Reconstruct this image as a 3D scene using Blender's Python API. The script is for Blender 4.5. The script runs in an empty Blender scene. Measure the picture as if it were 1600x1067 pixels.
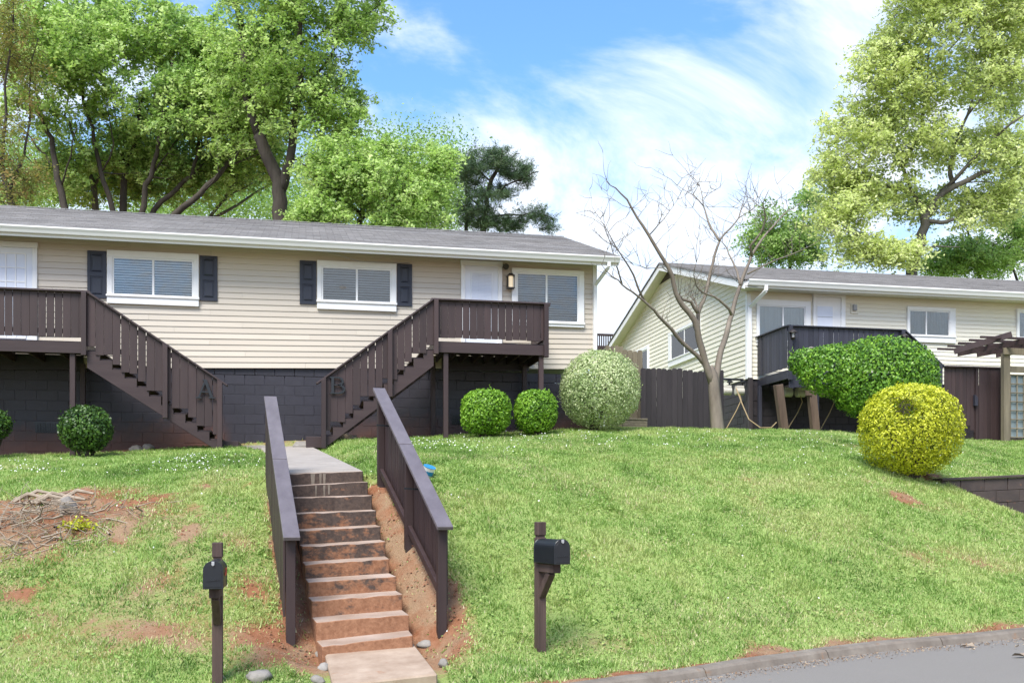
import bpy, bmesh, math, random
import numpy as np
from mathutils import Vector
random.seed(7); RNG = np.random.default_rng(11)
R = math.radians

# ------------------------------------------------------------------ camera, light, exposure
SC = bpy.context.scene
F, HOR, PSI, EYE = 1600.0, 800.0, R(11.5), 1.6
cam_d = bpy.data.cameras.new('camera'); cam = bpy.data.objects.new('camera', cam_d); SC.collection.objects.link(cam)
cam_d.sensor_width = 36; cam_d.lens = 36 * F / 1600; cam_d.clip_end = 3000; cam_d.clip_start = 0.05
cam_d.shift_y = (HOR - 533.5) / 1600
cam.location = (0, 0, EYE); cam.rotation_euler = (R(90), 0, -PSI)
SC.camera = cam
SC.view_settings.view_transform = 'Standard'; SC.view_settings.look = 'None'
SC.view_settings.gamma = 1; SC.view_settings.use_curve_mapping = False
SC.view_settings.exposure = 1.92
SUN_EL, SUN_ROT = R(54), R(212)
sd = bpy.data.lights.new('sun', 'SUN'); sd.energy = 1.75; sd.angle = R(30); sd.color = (1, .96, .9)
sun = bpy.data.objects.new('sun', sd); SC.collection.objects.link(sun)
sv = Vector((math.sin(SUN_ROT) * math.cos(SUN_EL), math.cos(SUN_ROT) * math.cos(SUN_EL), math.sin(SUN_EL)))
sun.rotation_euler = sv.to_track_quat('Z', 'Y').to_euler(); sun.location = (0, -20, 40)

W = bpy.data.worlds.new('World'); SC.world = W; W.use_nodes = True
nt = W.node_tree; nt.nodes.clear()
def N(t, **kw):
    n = nt.nodes.new(t)
    for k, v in kw.items(): setattr(n, k, v)
    return n
def L(a, b): nt.links.new(a, b)
out = N('ShaderNodeOutputWorld'); bg = N('ShaderNodeBackground'); bg.inputs[1].default_value = 0.075
sky = N('ShaderNodeTexSky', sky_type='NISHITA', sun_disc=False, sun_elevation=SUN_EL, sun_rotation=SUN_ROT, dust_density=0.6, ozone_density=2.5)
tc = N('ShaderNodeTexCoord')
mp = N('ShaderNodeMapping'); mp.inputs['Scale'].default_value = (1, 1, 1.7); mp.inputs['Location'].default_value = (3.1, 1.7, 0.4)
L(tc.outputs['Generated'], mp.inputs[0])
n1 = N('ShaderNodeTexNoise'); n1.inputs['Scale'].default_value = 3.4; n1.inputs['Detail'].default_value = 9; n1.inputs['Roughness'].default_value = .60; n1.inputs['Distortion'].default_value = .55
L(mp.outputs[0], n1.inputs['Vector'])
sx = N('ShaderNodeSeparateXYZ'); L(tc.outputs['Generated'], sx.inputs[0])
hz = N('ShaderNodeMapRange'); hz.inputs[1].default_value = .10; hz.inputs[2].default_value = .62; hz.inputs[3].default_value = .20; hz.inputs[4].default_value = -.04
L(sx.outputs['Z'], hz.inputs[0])
ad = N('ShaderNodeMath', operation='ADD'); L(n1.outputs[0], ad.inputs[0]); L(hz.outputs[0], ad.inputs[1])
cr = N('ShaderNodeMapRange', interpolation_type='SMOOTHSTEP'); cr.inputs[1].default_value = .45; cr.inputs[2].default_value = .70; cr.inputs[3].default_value = .07; cr.inputs[4].default_value = .95
L(ad.outputs[0], cr.inputs[0])
hs = N('ShaderNodeHueSaturation'); hs.inputs['Saturation'].default_value = 1.28; hs.inputs['Value'].default_value = 1.12; L(sky.outputs[0], hs.inputs['Color'])
mx = N('ShaderNodeMix', data_type='RGBA'); mx.inputs['B'].default_value = (4.35, 4.6, 5.0, 1)
L(cr.outputs[0], mx.inputs['Factor']); L(hs.outputs[0], mx.inputs['A']); L(mx.outputs['Result'], bg.inputs[0]); L(bg.outputs[0], out.inputs[0])

# ------------------------------------------------------------------ photograph geometry -> world
def ray(px, py):
    a = (px - 800) / F; b = (HOR - py) / F
    return np.array([math.sin(PSI) + a * math.cos(PSI), math.cos(PSI) - a * math.sin(PSI), b])
O3 = np.array([0, 0, EYE])
def onT(px, py, t): return O3 + ray(px, py) * t
def onY(px, py, Y): r = ray(px, py); return O3 + r * (Y / r[1])
def onX(px, py, X): r = ray(px, py); return O3 + r * (X / r[0])
def XY(px, Y): return onY(px, 800, Y)[0]

# ------------------------------------------------------------------ noise (numpy)
_tab = RNG.random((256, 256))
def vnoise(x, y, s=1.0, seed=0):
    x = np.asarray(x, float) * s + seed * 17.3 + 900; y = np.asarray(y, float) * s + seed * 7.7 + 900
    xi = np.floor(x).astype(int); yi = np.floor(y).astype(int); fx = x - xi; fy = y - yi
    fx = fx * fx * (3 - 2 * fx); fy = fy * fy * (3 - 2 * fy)
    g = lambda i, j: _tab[(xi + i) % 256, (yi + j) % 256]
    return (g(0, 0) * (1 - fx) + g(1, 0) * fx) * (1 - fy) + (g(0, 1) * (1 - fx) + g(1, 1) * fx) * fy
def fbm(x, y, s=1.0, seed=0, o=4):
    v = 0; a = .5; n = 0
    for k in range(o):
        v = v + a * vnoise(x, y, s * 2 ** k, seed + k); n += a; a *= .55
    return v / n
def sstep(a, b, x): t = np.clip((x - a) / (b - a), 0, 1); return t * t * (3 - 2 * t)

# ------------------------------------------------------------------ ground height
KERB_PX = [(960, 1062, .12), (1100, 1042, .155), (1250, 1019, .19), (1400, 1002, .225), (1600, 984, .27)]
KERB = [onT(px, py, (EYE - z) * F / (py - HOR)) for px, py, z in KERB_PX]
KERB = [np.array([-60, KERB[0][1] - 17.5, .0]), np.array([-6, KERB[0][1] - 2.35, .0]), np.array([.6, KERB[0][1] - .62, .06])] + KERB
d_ = KERB[-1] - KERB[-2]; KERB.append(KERB[-1] + d_ * 4 + np.array([0, 0, .2])); KERB.append(KERB[-1] + d_ * 40)
KX = np.array([k[0] for k in KERB]); KY = np.array([k[1] for k in KERB]); KZ = np.array([k[2] for k in KERB])
def kerbY(x): return np.interp(x, KX, KY)
def kerbZ(x): return np.interp(x, KX, KZ)
GP = [(0, 1067, 9.3), (200, 1045, 9.5), (343, 1078, 9.15), (860, 1032, 10.15), (440, 985, 10.3), (0, 1000, 9.9), (200, 960, 10.4),
      (0, 900, 11.0), (200, 890, 11.2), (380, 890, 11.3), (200, 800, 12.5), (0, 800, 12.5), (390, 800, 12.6), (200, 742, 14.6), (0, 744, 14.6),
      (380, 735, 14.6), (250, 711, 19), (100, 711, 20), (0, 713, 20.2), (-250, 715, 19.5), (-250, 800, 12.5), (-250, 1000, 9.9), (330, 697, 20.8),
      (720, 950, 10.5), (760, 860, 11.9), (770, 800, 13.0), (740, 752, 13.9), (640, 722, 15.3), (600, 697, 18.2), (700, 690, 19.5), (760, 684, 20.6),
      (1000, 960, 10.9), (1000, 860, 12.4), (1000, 790, 14.0), (1000, 735, 15.9), (1000, 694, 18.8), (900, 673, 21.8), (1060, 672, 24.4), (1200, 674, 25),
      (1200, 950, 11.5), (1200, 860, 12.9), (1200, 785, 14.7), (1200, 718, 17.6), (1200, 682, 21), (1400, 935, 12.3), (1400, 860, 13.6), (1400, 795, 15.0), (1425, 741, 17),
      (1350, 692, 20.6), (1290, 676, 24.5), (1500, 692, 26.2), (1590, 693, 26.8), (1590, 920, 13.4), (1590, 850, 15.3), (1590, 812, 16.4), (1530, 785, 16.5), (1800, 900, 14.2), (1800, 830, 17),
      (1900, 700, 27)]
_gp = np.array([onT(*g) for g in GP])
_kp = np.array([[x, kerbY(x) + .2, kerbZ(x)] for x in (-8, -5, -2, .6, 2.6, 4, 5.5, 7, 8.5, 11, 14)])
_bk = np.array([[x, y, z] for x, y, z in ((-8, 34, 3.4), (4, 34, 3.9), (12, 30, 4.0), (20, 34, 4.0), (26, 28, 3.6), (-10, 24, 2.8), (4, 24, 3.5))])
CP = np.vstack([_gp, _kp, _bk])
def _phi(d2): return .5 * d2 * np.log(d2 + 1e-9)
_d2 = ((CP[:, None, :2] - CP[None, :, :2]) ** 2).sum(-1); n_ = len(CP)
_A = np.zeros((n_ + 3, n_ + 3)); _A[:n_, :n_] = _phi(_d2) + np.eye(n_) * .25; _A[:n_, n_] = 1; _A[:n_, n_ + 1:] = CP[:, :2]; _A[n_, :n_] = 1; _A[n_ + 1:, :n_] = CP[:, :2].T
_w = np.linalg.solve(_A, np.concatenate([CP[:, 2], np.zeros(3)]))
# steps: nosing end points read off the photograph
NOS = [(270, 940, 580, 902), (250, 857, 568, 830), (235, 785, 545, 762), (222, 720, 524, 700), (212, 660, 500, 640), (202, 600, 487, 582),
       (192, 545, 470, 529), (180, 487, 455, 476), (172, 433, 441, 425), (165, 392, 427, 378), (158, 350, 410, 342)]
NL, NR = [], []
for i, (a, b, c, d) in enumerate(NOS):
    t = 10.05 + .332 * i
    NL.append(onT(380 + a / 2.19, 580 + b / 2.19, t)); NR.append(onT(380 + c / 2.19, 580 + d / 2.19, t + .22))
NL, NR = np.array(NL), np.array(NR); NC = (NL + NR) / 2
WALK_B = (onT(405, 698, 20.6), onT(484, 696, 20.9))
RW0 = onT(1472, 751, 16.9); RW1 = onT(1605, 745, 17.3)           # retaining wall top line
RWN = RW1 + (RW1 - RW0) * 3
def rwY(x): return RW0[1] + (x - RW0[0]) * (RW1[1] - RW0[1]) / (RW1[0] - RW0[0])
def G(x, y):
    x = np.atleast_1d(np.asarray(x, float)); y = np.atleast_1d(np.asarray(y, float))
    xo, yo = x, y
    x = np.clip(x, -10, 26); y = np.clip(y, 3, 34)
    z = np.zeros_like(x)
    for s in range(0, len(x), 20000):
        xx, yy = x[s:s + 20000], y[s:s + 20000]
        d2 = (xx[:, None] - CP[None, :, 0]) ** 2 + (yy[:, None] - CP[None, :, 1]) ** 2
        z[s:s + 20000] = _phi(d2) @ _w[:n_] + _w[n_] + _w[n_ + 1] * xx + _w[n_ + 2] * yy
    # terrace held up by the retaining wall
    up = (y > rwY(x) + .10) & (x > RW0[0]); T = RW0[2] - .05 + np.maximum(y - rwY(x), 0) * .118
    z = np.where(up, np.maximum(z, T), z)
    rf = (~up) & (x > RW0[0] - .3); tgt = RW0[2] - .04 - np.clip(x - RW0[0], 0, 2.2) * .40 - .06 * np.maximum(rwY(x) - y, 0)
    wf = np.where(rf, 1 - sstep(.3, 2.6, rwY(x) - y), 0) * (y > rwY(x) - 2.6); z = z * (1 - wf) + np.minimum(z, tgt) * wf
    # small bumps
    z = z + (fbm(xo, yo, 2.2, 3) - .5) * .07
    # trench under the concrete steps and the walk
    ax = np.interp(y, NC[:, 1], NC[:, 0]); az = np.interp(y - .10, NC[:, 1], NC[:, 2])
    ins = sstep(NC[0, 1] - .6, NC[0, 1] - .2, y) * (1 - sstep(NC[-1, 1] + .14, NC[-1, 1] + .95, y))
    lat = np.abs(x - ax)
    dl = np.clip((lat - .46) / .34, 0, 1)
    low = az - .26 + .24 * dl * np.where(x > ax, 1.25, .7)
    wt = ins * (1 - sstep(.75, 1.25, lat))
    z = z * (1 - wt) + np.minimum(z, low) * wt
    wt = (1 - sstep(.55, 1.0, np.abs(x - .69 - (9.6 - y) * .06))) * sstep(8.3, 8.9, y) * (1 - sstep(10.2, 10.5, y)); z = z * (1 - wt) + np.minimum(z, .055 + (y - 9.2) * .17 - .05) * wt
    # walk
    s_ = np.clip((y - NC[-1, 1]) / (WALK_B[0][1] - NC[-1, 1]), 0, 1)
    wx = NC[-1, 0] + s_ * ((WALK_B[0][0] + WALK_B[1][0]) / 2 - NC[-1, 0]); wz = NC[-1, 2] + s_ * (WALK_B[0][2] - NC[-1, 2])
    wt = np.where(y > NC[-1, 1] + .13, 1 - sstep(.55, 1.1, np.abs(x - wx)), 0) * np.where(y < WALK_B[0][1] + .3, 1, 0)
    z = z * (1 - wt) + (wz - .06) * wt
    # fall to the road bed in front of the kerb
    k = yo - kerbY(xo)
    z = np.where(k < .12, kerbZ(xo) - .3, np.where(k < .8, kerbZ(xo) - .02 + (z - kerbZ(xo) + .02) * sstep(.12, .8, k), z))
    return z
def g1(x, y): return float(G(x, y)[0])
def onG(px, py):
    r = ray(px, py); t = 7.0
    for _ in range(900):
        p = O3 + r * t
        if p[2] <= g1(p[0], p[1]): return p
        t += .05
    return p

# ------------------------------------------------------------------ mesh helpers
ORG = {}
COL = SC.collection
def thing(name, label, cat, loc, group=None):
    o = bpy.data.objects.new(name, None); COL.objects.link(o); o.location = [float(v) for v in loc]; o.empty_display_size = .2
    o['label'] = label; o['category'] = cat
    if group: o['group'] = group
    ORG[o.name] = np.array(loc, float); return o
def tag(o, label=None, cat=None, group=None, kind=None):
    for k, v in (('label', label), ('category', cat), ('group', group), ('kind', kind)):
        if v: o[k] = v
    return o
class MB:
    def __init__(s): s.v = []; s.f = []
    def add(s, vs, fs):
        b = len(s.v); s.v += [tuple(map(float, q)) for q in vs]; s.f += [tuple(b + i for i in f) for f in fs]; return s
    def hexa(s, p): return s.add(p, [(3, 2, 1, 0), (4, 5, 6, 7), (0, 1, 5, 4), (1, 2, 6, 5), (2, 3, 7, 6), (3, 0, 4, 7)])
    def box(s, x0, x1, y0, y1, z0, z1):
        return s.hexa([(x0, y0, z0), (x1, y0, z0), (x1, y1, z0), (x0, y1, z0), (x0, y0, z1), (x1, y0, z1), (x1, y1, z1), (x0, y1, z1)])
    def beam(s, p0, p1, w, h, up=(0, 0, 1)):
        p0 = np.array(p0, float); p1 = np.array(p1, float); d = p1 - p0; d /= np.linalg.norm(d)
        u = np.array(up, float); sd = np.cross(d, u); sd /= np.linalg.norm(sd); u = np.cross(sd, d)
        a, b = sd * w / 2, u * h / 2
        return s.hexa([p0 - a - b, p0 + a - b, p1 + a - b, p1 - a - b, p0 - a + b, p0 + a + b, p1 + a + b, p1 - a + b])
    def prism(s, poly, vec):
        n = len(poly); poly = [np.array(q, float) for q in poly]; vec = np.array(vec, float)
        return s.add(poly + [q + vec for q in poly], [tuple(range(n))[::-1], tuple(range(n, 2 * n))] + [(i, (i + 1) % n, n + (i + 1) % n, n + i) for i in range(n)])
    def tube(s, pts, rad, n=6, cap=True):
        pts = [np.array(p, float) for p in pts]; m = len(pts)
        if not hasattr(rad, '__len__'): rad = [rad] * m
        vs = []; u = None
        for i, p in enumerate(pts):
            d = pts[min(i + 1, m - 1)] - pts[max(i - 1, 0)]; d = d / (np.linalg.norm(d) + 1e-9)
            if u is None: u = np.cross(d, (.31, .77, .12)); 
            u = u - d * u.dot(d); u /= np.linalg.norm(u) + 1e-9; w = np.cross(d, u)
            for k in range(n):
                a = 2 * math.pi * k / n; vs.append(p + (u * math.cos(a) + w * math.sin(a)) * rad[i])
        fs = [(i * n + k, i * n + (k + 1) % n, (i + 1) * n + (k + 1) % n, (i + 1) * n + k) for i in range(m - 1) for k in range(n)]
        if cap: fs += [tuple(range(n))[::-1], tuple((m - 1) * n + k for k in range(n))]
        return s.add(vs, fs)
    def build(s, name, mat, parent=None, bevel=0, smooth=False, label=None, seg=1, at=None):
        me = bpy.data.meshes.new(name)
        org = ORG[parent.name] if parent is not None else (np.array(at, float) if at is not None else np.zeros(3))
        me.from_pydata([tuple(np.array(q) - org) for q in s.v], [], s.f)
        bm = bmesh.new(); bm.from_mesh(me); bmesh.ops.recalc_face_normals(bm, faces=bm.faces)
        if bevel: bmesh.ops.bevel(bm, geom=list(bm.edges), offset=bevel, segments=seg, affect='EDGES', profile=.5, clamp_overlap=True)
        bm.to_mesh(me); bm.free()
        if smooth: me.shade_smooth()
        me.materials.append(mat)
        o = bpy.data.objects.new(name, me); COL.objects.link(o)
        if parent is not None: o.parent = parent
        else: o.location = [float(v) for v in org]
        ORG[o.name] = org
        if label: o['label'] = label
        return o
def quadmesh(name, V, tint, mat, parent=None, nv=4, at=None):
    """V (n,nv,3) separate faces with a per-face tint"""
    n = len(V); me = bpy.data.meshes.new(name)
    org = ORG[parent.name] if parent is not None else (np.array(at, float) if at is not None else np.zeros(3))
    me.vertices.add(n * nv); me.vertices.foreach_set('co', (V - org).astype(np.float32).ravel())
    me.loops.add(n * nv); me.loops.foreach_set('vertex_index', np.arange(n * nv, dtype=np.int32))
    me.polygons.add(n); me.polygons.foreach_set('loop_start', np.arange(0, n * nv, nv, dtype=np.int32))
    me.update(calc_edges=True)
    a = me.attributes.new('tint', 'FLOAT', 'FACE'); a.data.foreach_set('value', np.asarray(tint, np.float32))
    me.materials.append(mat)
    o = bpy.data.objects.new(name, me); COL.objects.link(o)
    if parent is not None: o.parent = parent
    else: o.location = [float(v) for v in org]
    ORG[o.name] = org
    return o
def leaves(P, D, size, aspect=.5, jit=.3, droop=0.0):
    """rhombic leaf at each P, lying roughly square to D"""
    n = len(P); D = D + RNG.normal(0, jit, (n, 3)); D /= np.linalg.norm(D, axis=1)[:, None] + 1e-9
    T = RNG.normal(0, 1, (n, 3)); T[:, 2] -= droop; T -= D * (T * D).sum(1)[:, None]; T /= np.linalg.norm(T, axis=1)[:, None] + 1e-9
    B = np.cross(D, T); s = (size * RNG.uniform(.65, 1.25, n))[:, None]
    return np.stack([P - T * s * .5, P + B * s * aspect * .5 - T * s * .02, P + T * s * .5, P - B * s * aspect * .5 - T * s * .02], 1)

# ------------------------------------------------------------------ materials
def newmat(name):
    m = bpy.data.materials.new(name); m.use_nodes = True; t = m.node_tree; t.nodes.clear()
    o = t.nodes.new('ShaderNodeOutputMaterial'); b = t.nodes.new('ShaderNodeBsdfPrincipled'); t.links.new(b.outputs[0], o.inputs[0])
    return m, t, b, o
def nd(t, typ, **kw):
    n = t.nodes.new(typ)
    for k, v in kw.items():
        if k in n.inputs: n.inputs[k].default_value = v
        else: setattr(n, k, v)
    return n
def mixrgb(t, fac, a, b):
    m = t.nodes.new('ShaderNodeMix'); m.data_type = 'RGBA'
    for s, v in (('Factor', fac), ('A', a), ('B', b)):
        if isinstance(v, (int, float)): m.inputs[s].default_value = v
        elif isinstance(v, tuple): m.inputs[s].default_value = (*v, 1)[:4]
        else: t.links.new(v, m.inputs[s])
    return m.outputs['Result']
def rng(t, sock, a, b, c=0., d=1.):
    m = nd(t, 'ShaderNodeMapRange'); m.inputs[1].default_value = a; m.inputs[2].default_value = b; m.inputs[3].default_value = c; m.inputs[4].default_value = d
    t.links.new(sock, m.inputs[0]); return m.outputs[0]
def noise(t, scale, detail=4, rough=.6, stretch=None, obj=True, off=True):
    tc = nd(t, 'ShaderNodeTexCoord'); mp = nd(t, 'ShaderNodeMapping')
    if stretch: mp.inputs['Scale'].default_value = stretch
    t.links.new(tc.outputs['Object'], mp.inputs[0])
    if off:
        oi = nd(t, 'ShaderNodeObjectInfo'); ml = nd(t, 'ShaderNodeMath', operation='MULTIPLY'); ml.inputs[1].default_value = 53.
        t.links.new(oi.outputs['Random'], ml.inputs[0]); t.links.new(ml.outputs[0], mp.inputs['Location'])
    n = nd(t, 'ShaderNodeTexNoise'); n.inputs['Scale'].default_value = scale; n.inputs['Detail'].default_value = detail; n.inputs['Roughness'].default_value = rough
    t.links.new(mp.outputs[0], n.inputs['Vector']); return n.outputs[0]
def bump(t, b, sock, strength=.3, dist=.01):
    n = nd(t, 'ShaderNodeBump'); n.inputs['Strength'].default_value = strength; n.inputs['Distance'].default_value = dist
    t.links.new(sock, n.inputs['Height']); t.links.new(n.outputs[0], b.inputs['Normal'])
def paint(name, c1, c2, rough=.5, scale=3., stretch=None, rnd=.12, bmp=.15, bscale=60., bd=.004, spec=.4, wear=None, lo=.3, hi=.7):
    """painted or raw board: tone noise along the grain, tone per piece, optional worn spots"""
    m, t, b, o = newmat(name)
    n = noise(t, scale, 6, .65, stretch); col = mixrgb(t, rng(t, n, lo, hi), c1, c2)
    if wear:
        n2 = noise(t, wear[1], 8, .75, stretch); col = mixrgb(t, rng(t, n2, wear[2], wear[2] + .1), col, wear[0])
    oi = nd(t, 'ShaderNodeObjectInfo'); hsv = nd(t, 'ShaderNodeHueSaturation')
    t.links.new(rng(t, oi.outputs['Random'], 0, 1, 1 - rnd, 1 + rnd), hsv.inputs['Value']); t.links.new(col, hsv.inputs['Color'])
    t.links.new(hsv.outputs[0], b.inputs['Base Color']); b.inputs['Roughness'].default_value = rough; b.inputs['Specular IOR Level'].default_value = spec
    if bmp: bump(t, b, noise(t, bscale, 4, .6, stretch), bmp, bd)
    return m
def leafmat(name, cols, trans=.35, rough=.5, tcol=1.35):
    m, t, b, o = newmat(name)
    at = nd(t, 'ShaderNodeAttribute', attribute_name='tint'); cr = nd(t, 'ShaderNodeValToRGB')
    e = cr.color_ramp.elements
    while len(e) < len(cols): e.new(.5)
    for i, c in enumerate(cols): e[i].position = i / (len(cols) - 1); e[i].color = (*c, 1)
    t.links.new(at.outputs['Fac'], cr.inputs[0]); t.links.new(cr.outputs[0], b.inputs['Base Color']); b.inputs['Roughness'].default_value = rough; b.inputs['Specular IOR Level'].default_value = .3
    tr = nd(t, 'ShaderNodeBsdfTranslucent'); hs = nd(t, 'ShaderNodeHueSaturation'); hs.inputs['Value'].default_value = tcol; hs.inputs['Saturation'].default_value = 1.1
    t.links.new(cr.outputs[0], hs.inputs['Color']); t.links.new(hs.outputs[0], tr.inputs[0])
    mx = nd(t, 'ShaderNodeMixShader'); mx.inputs[0].default_value = trans; t.links.new(b.outputs[0], mx.inputs[1]); t.links.new(tr.outputs[0], mx.inputs[2]); t.links.new(mx.outputs[0], o.inputs[0])
    return m
M = {}
M['siding'] = paint('beige_vinyl', (0.51, 0.45, 0.365), (0.555, 0.495, 0.405), .45, 1.5, (.2, 1, 1), .03, .06, 8, .004)
M['siding2'] = paint('cream_vinyl', (0.72, 0.68, 0.55), (0.76, 0.72, 0.6), .45, 1.5, (.2, 1, 1), .025, .06, 8, .004)
M['white'] = paint('white_trim', (.74, .74, .72), (.80, .80, .79), .4, 3, None, .02, .05, 30, .002)
M['door'] = paint('white_door', (.70, .73, .78), (.74, .77, .82), .35, 2, None, .02, 0)
M['gutter'] = paint('white_gutter', (.72, .72, .70), (.80, .80, .78), .35, 2, (.15, 1, 1), .02, .1, 3, .01, wear=((.50, .47, .40), 9, .68))
M['soffit'] = paint('soffit', (.62, .58, .48), (.68, .64, .54), .6, 2, (.2, 1, 1), .02, 0)
M['brown'] = paint('brown_stain', (0.03, 0.0175, 0.0175), (0.046, 0.028, 0.027), .55, 6, (1, 1, .12), .17, .35, 40, .004, wear=((.075, .055, .052), 12, .76))
M['brown_h'] = paint('brown_stain_flat', (0.031, 0.018, 0.018), (0.048, 0.03, 0.029), .5, 6, (.12, 1, 1), .1, .3, 40, .004, wear=((.12, .095, .09), 14, .74))
M['cap'] = paint('brown_cap', (0.036, 0.022, 0.022), (0.052, 0.035, 0.035), .45, 8, (1, .15, 1), .05, .3, 60, .003, wear=((.16, .13, .12), 20, .70))
M['railcap'] = paint('brown_railcap', (.105, .088, .094), (.15, .13, .138), .42, 7, (1, .15, 1), .05, .3, 60, .003, wear=((.20, .18, .17), 20, .70))
M['indigo'] = paint('black_stain', (.022, .022, .032), (.040, .041, .058), .5, 8, (1, 1, .10), .25, .35, 40, .004, wear=((.10, .105, .13), 9, .63))
M['fence_dark'] = paint('dark_stain', (0.024, 0.019, 0.02), (0.042, 0.034, 0.035), .55, 7, (1, 1, .10), .25, .35, 40, .004, wear=((.12, .075, .06), 10, .70))
M['raw'] = paint('weathered_wood', (0.13, 0.11, 0.075), (0.22, 0.185, 0.125), .8, 8, (1, 1, .12), .15, .5, 50, .004, wear=((.13, .11, .08), 16, .66))
M['post'] = paint('mailbox_post_wood', (0.036, 0.022, 0.019), (0.115, 0.072, 0.06), .75, 10, (1, 1, .07), .15, .6, 70, .005, wear=((.20, .15, .13), 18, .66))
M['timber'] = paint('brown_timber', (.085, .055, .038), (.16, .11, .078), .8, 8, (1, 1, .1), .1, .5, 50, .005)
M['cmu'] = paint('painted_block', (.038, .035, .046), (.050, .046, .060), .55, 6, None, .12, .5, 45, .006, wear=((.30, .29, .30), 26, .83))
M['cmu2'] = paint('dark_block', (.022, .018, .021), (.034, .028, .032), .6, 6, None, .12, .5, 45, .006, wear=((.12, .05, .03), 5, .66))
M['rwall'] = paint('stained_wall', (.045, .034, .032), (.075, .055, .048), .7, 4, None, .12, .5, 30, .008, wear=((.22, .10, .05), 5, .60))
M['shutter'] = paint('navy_shutter', (.020, .024, .036), (.026, .030, .044), .4, 4, None, .05, 0)
M['metal'] = paint('black_metal', (0.01, 0.012, 0.015), (0.014, 0.017, 0.021), .32, 20, None, .05, .04, 90, .002, spec=.5)
M['greymetal'] = paint('grey_metal', (.30, .30, .30), (.36, .36, .36), .4, 20, None, .05, 0)
M['bronze'] = paint('bronze', (.03, .024, .02), (.04, .03, .026), .4, 20, None, .05, 0)
M['meter'] = paint('gas_meter_paint', (0.45, 0.42, 0.36), (0.55, 0.52, 0.45), .5, 20, None, .05, 0)
M['rope'] = paint('cable', (.28, .20, .10), (.36, .27, .14), .7, 20, None, .02, 0)
M['bark'] = paint('bark', (.030, .024, .018), (.075, .062, .048), .9, 5, (1, 1, .25), .1, .9, 14, .03)
M['bark_grey'] = paint('grey_bark', (.075, .068, .055), (.15, .138, .115), .85, 7, (1, 1, .3), .1, .8, 25, .015)
M['bark_bare'] = paint('smooth_bark', (0.13, 0.105, 0.08), (0.22, 0.185, 0.145), .75, 7, (1, 1, .3), .03, .5, 40, .006, wear=((.10, .10, .05), 6, .60))
M['stone'] = paint('stone', (0.17, 0.155, 0.135), (0.29, 0.265, 0.235), .85, 9, None, .1, .6, 25, .01)
M['dead'] = paint('dead_wood', (.20, .155, .11), (.34, .28, .21), .9, 9, None, .25, .4, 30, .01)
M['kerb'] = paint('kerb_concrete', (0.12, 0.098, 0.078), (0.22, 0.19, 0.155), .85, 4, None, .02, .5, 40, .006, wear=((.20, .12, .07), 6, .58))
M['walk'] = paint('walk_concrete', (0.25, 0.22, 0.19), (0.34, 0.305, 0.27), .85, 3, None, .04, .3, 50, .004, wear=((.20, .15, .11), 7, .62))
M['red'] = paint('red_flag', (.5, .06, .04), (.55, .08, .05), .4, 20, None, .02, 0)
M['cupwhite'] = paint('cup_white', (.75, .76, .76), (.8, .8, .8), .4, 20, None, .02, 0)
M['cupblue'] = paint('cup_blue', (.02, .20, .42), (.03, .24, .48), .4, 20, None, .02, 0)
M['clay'] = paint('red_clay', (0.19, 0.075, 0.04), (0.29, 0.135, 0.075), .95, 5, None, .05, .7, 20, .02)
# steps: dark paint worn down to clay stained concrete
def step_mat():
    m, t, b, o = newmat('step_concrete')
    n1 = noise(t, 4.5, 9, .72, (1, 1, 1.6)); n2 = noise(t, 22, 6, .7); n3 = noise(t, 2.2, 3, .5)
    geo = nd(t, 'ShaderNodeNewGeometry'); sp = nd(t, 'ShaderNodeSeparateXYZ'); t.links.new(geo.outputs['Normal'], sp.inputs[0])
    base = mixrgb(t, rng(t, n2, .3, .7), (.19, .085, .045), (.34, .175, .10))
    # paint layer survives more on the upper steps
    tcn = nd(t, 'ShaderNodeTexCoord'); s2 = nd(t, 'ShaderNodeSeparateXYZ'); t.links.new(tcn.outputs['Object'], s2.inputs[0])
    hh = rng(t, s2.outputs['Z'], 0.0, 1.6, -.14, .19)
    ad = nd(t, 'ShaderNodeMath', operation='ADD'); t.links.new(n1, ad.inputs[0]); t.links.new(hh, ad.inputs[1])
    pm = rng(t, ad.outputs[0], .46, .58)
    dark = mixrgb(t, rng(t, n2, .35, .65), (.052, .040, .036), (.10, .072, .058))
    col = mixrgb(t, pm, base, dark)
    # treads: bare trodden concrete
    tread = mixrgb(t, rng(t, n3, .35, .65), (.29, .21, .16), (.41, .325, .27))
    tm = rng(t, sp.outputs['Z'], .35, .8)
    col = mixrgb(t, tm, col, tread)
    t.links.new(col, b.inputs['Base Color']); b.inputs['Roughness'].default_value = .85; b.inputs['Specular IOR Level'].default_value = .25
    bump(t, b, n2, .7, .01); return m
M['step'] = step_mat()
M['pad'] = paint('stained_pad', (0.26, 0.185, 0.13), (0.39, 0.3, 0.225), .9, 4, None, .02, .4, 60, .005, wear=((.28, .15, .085), 5, .60))
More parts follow.
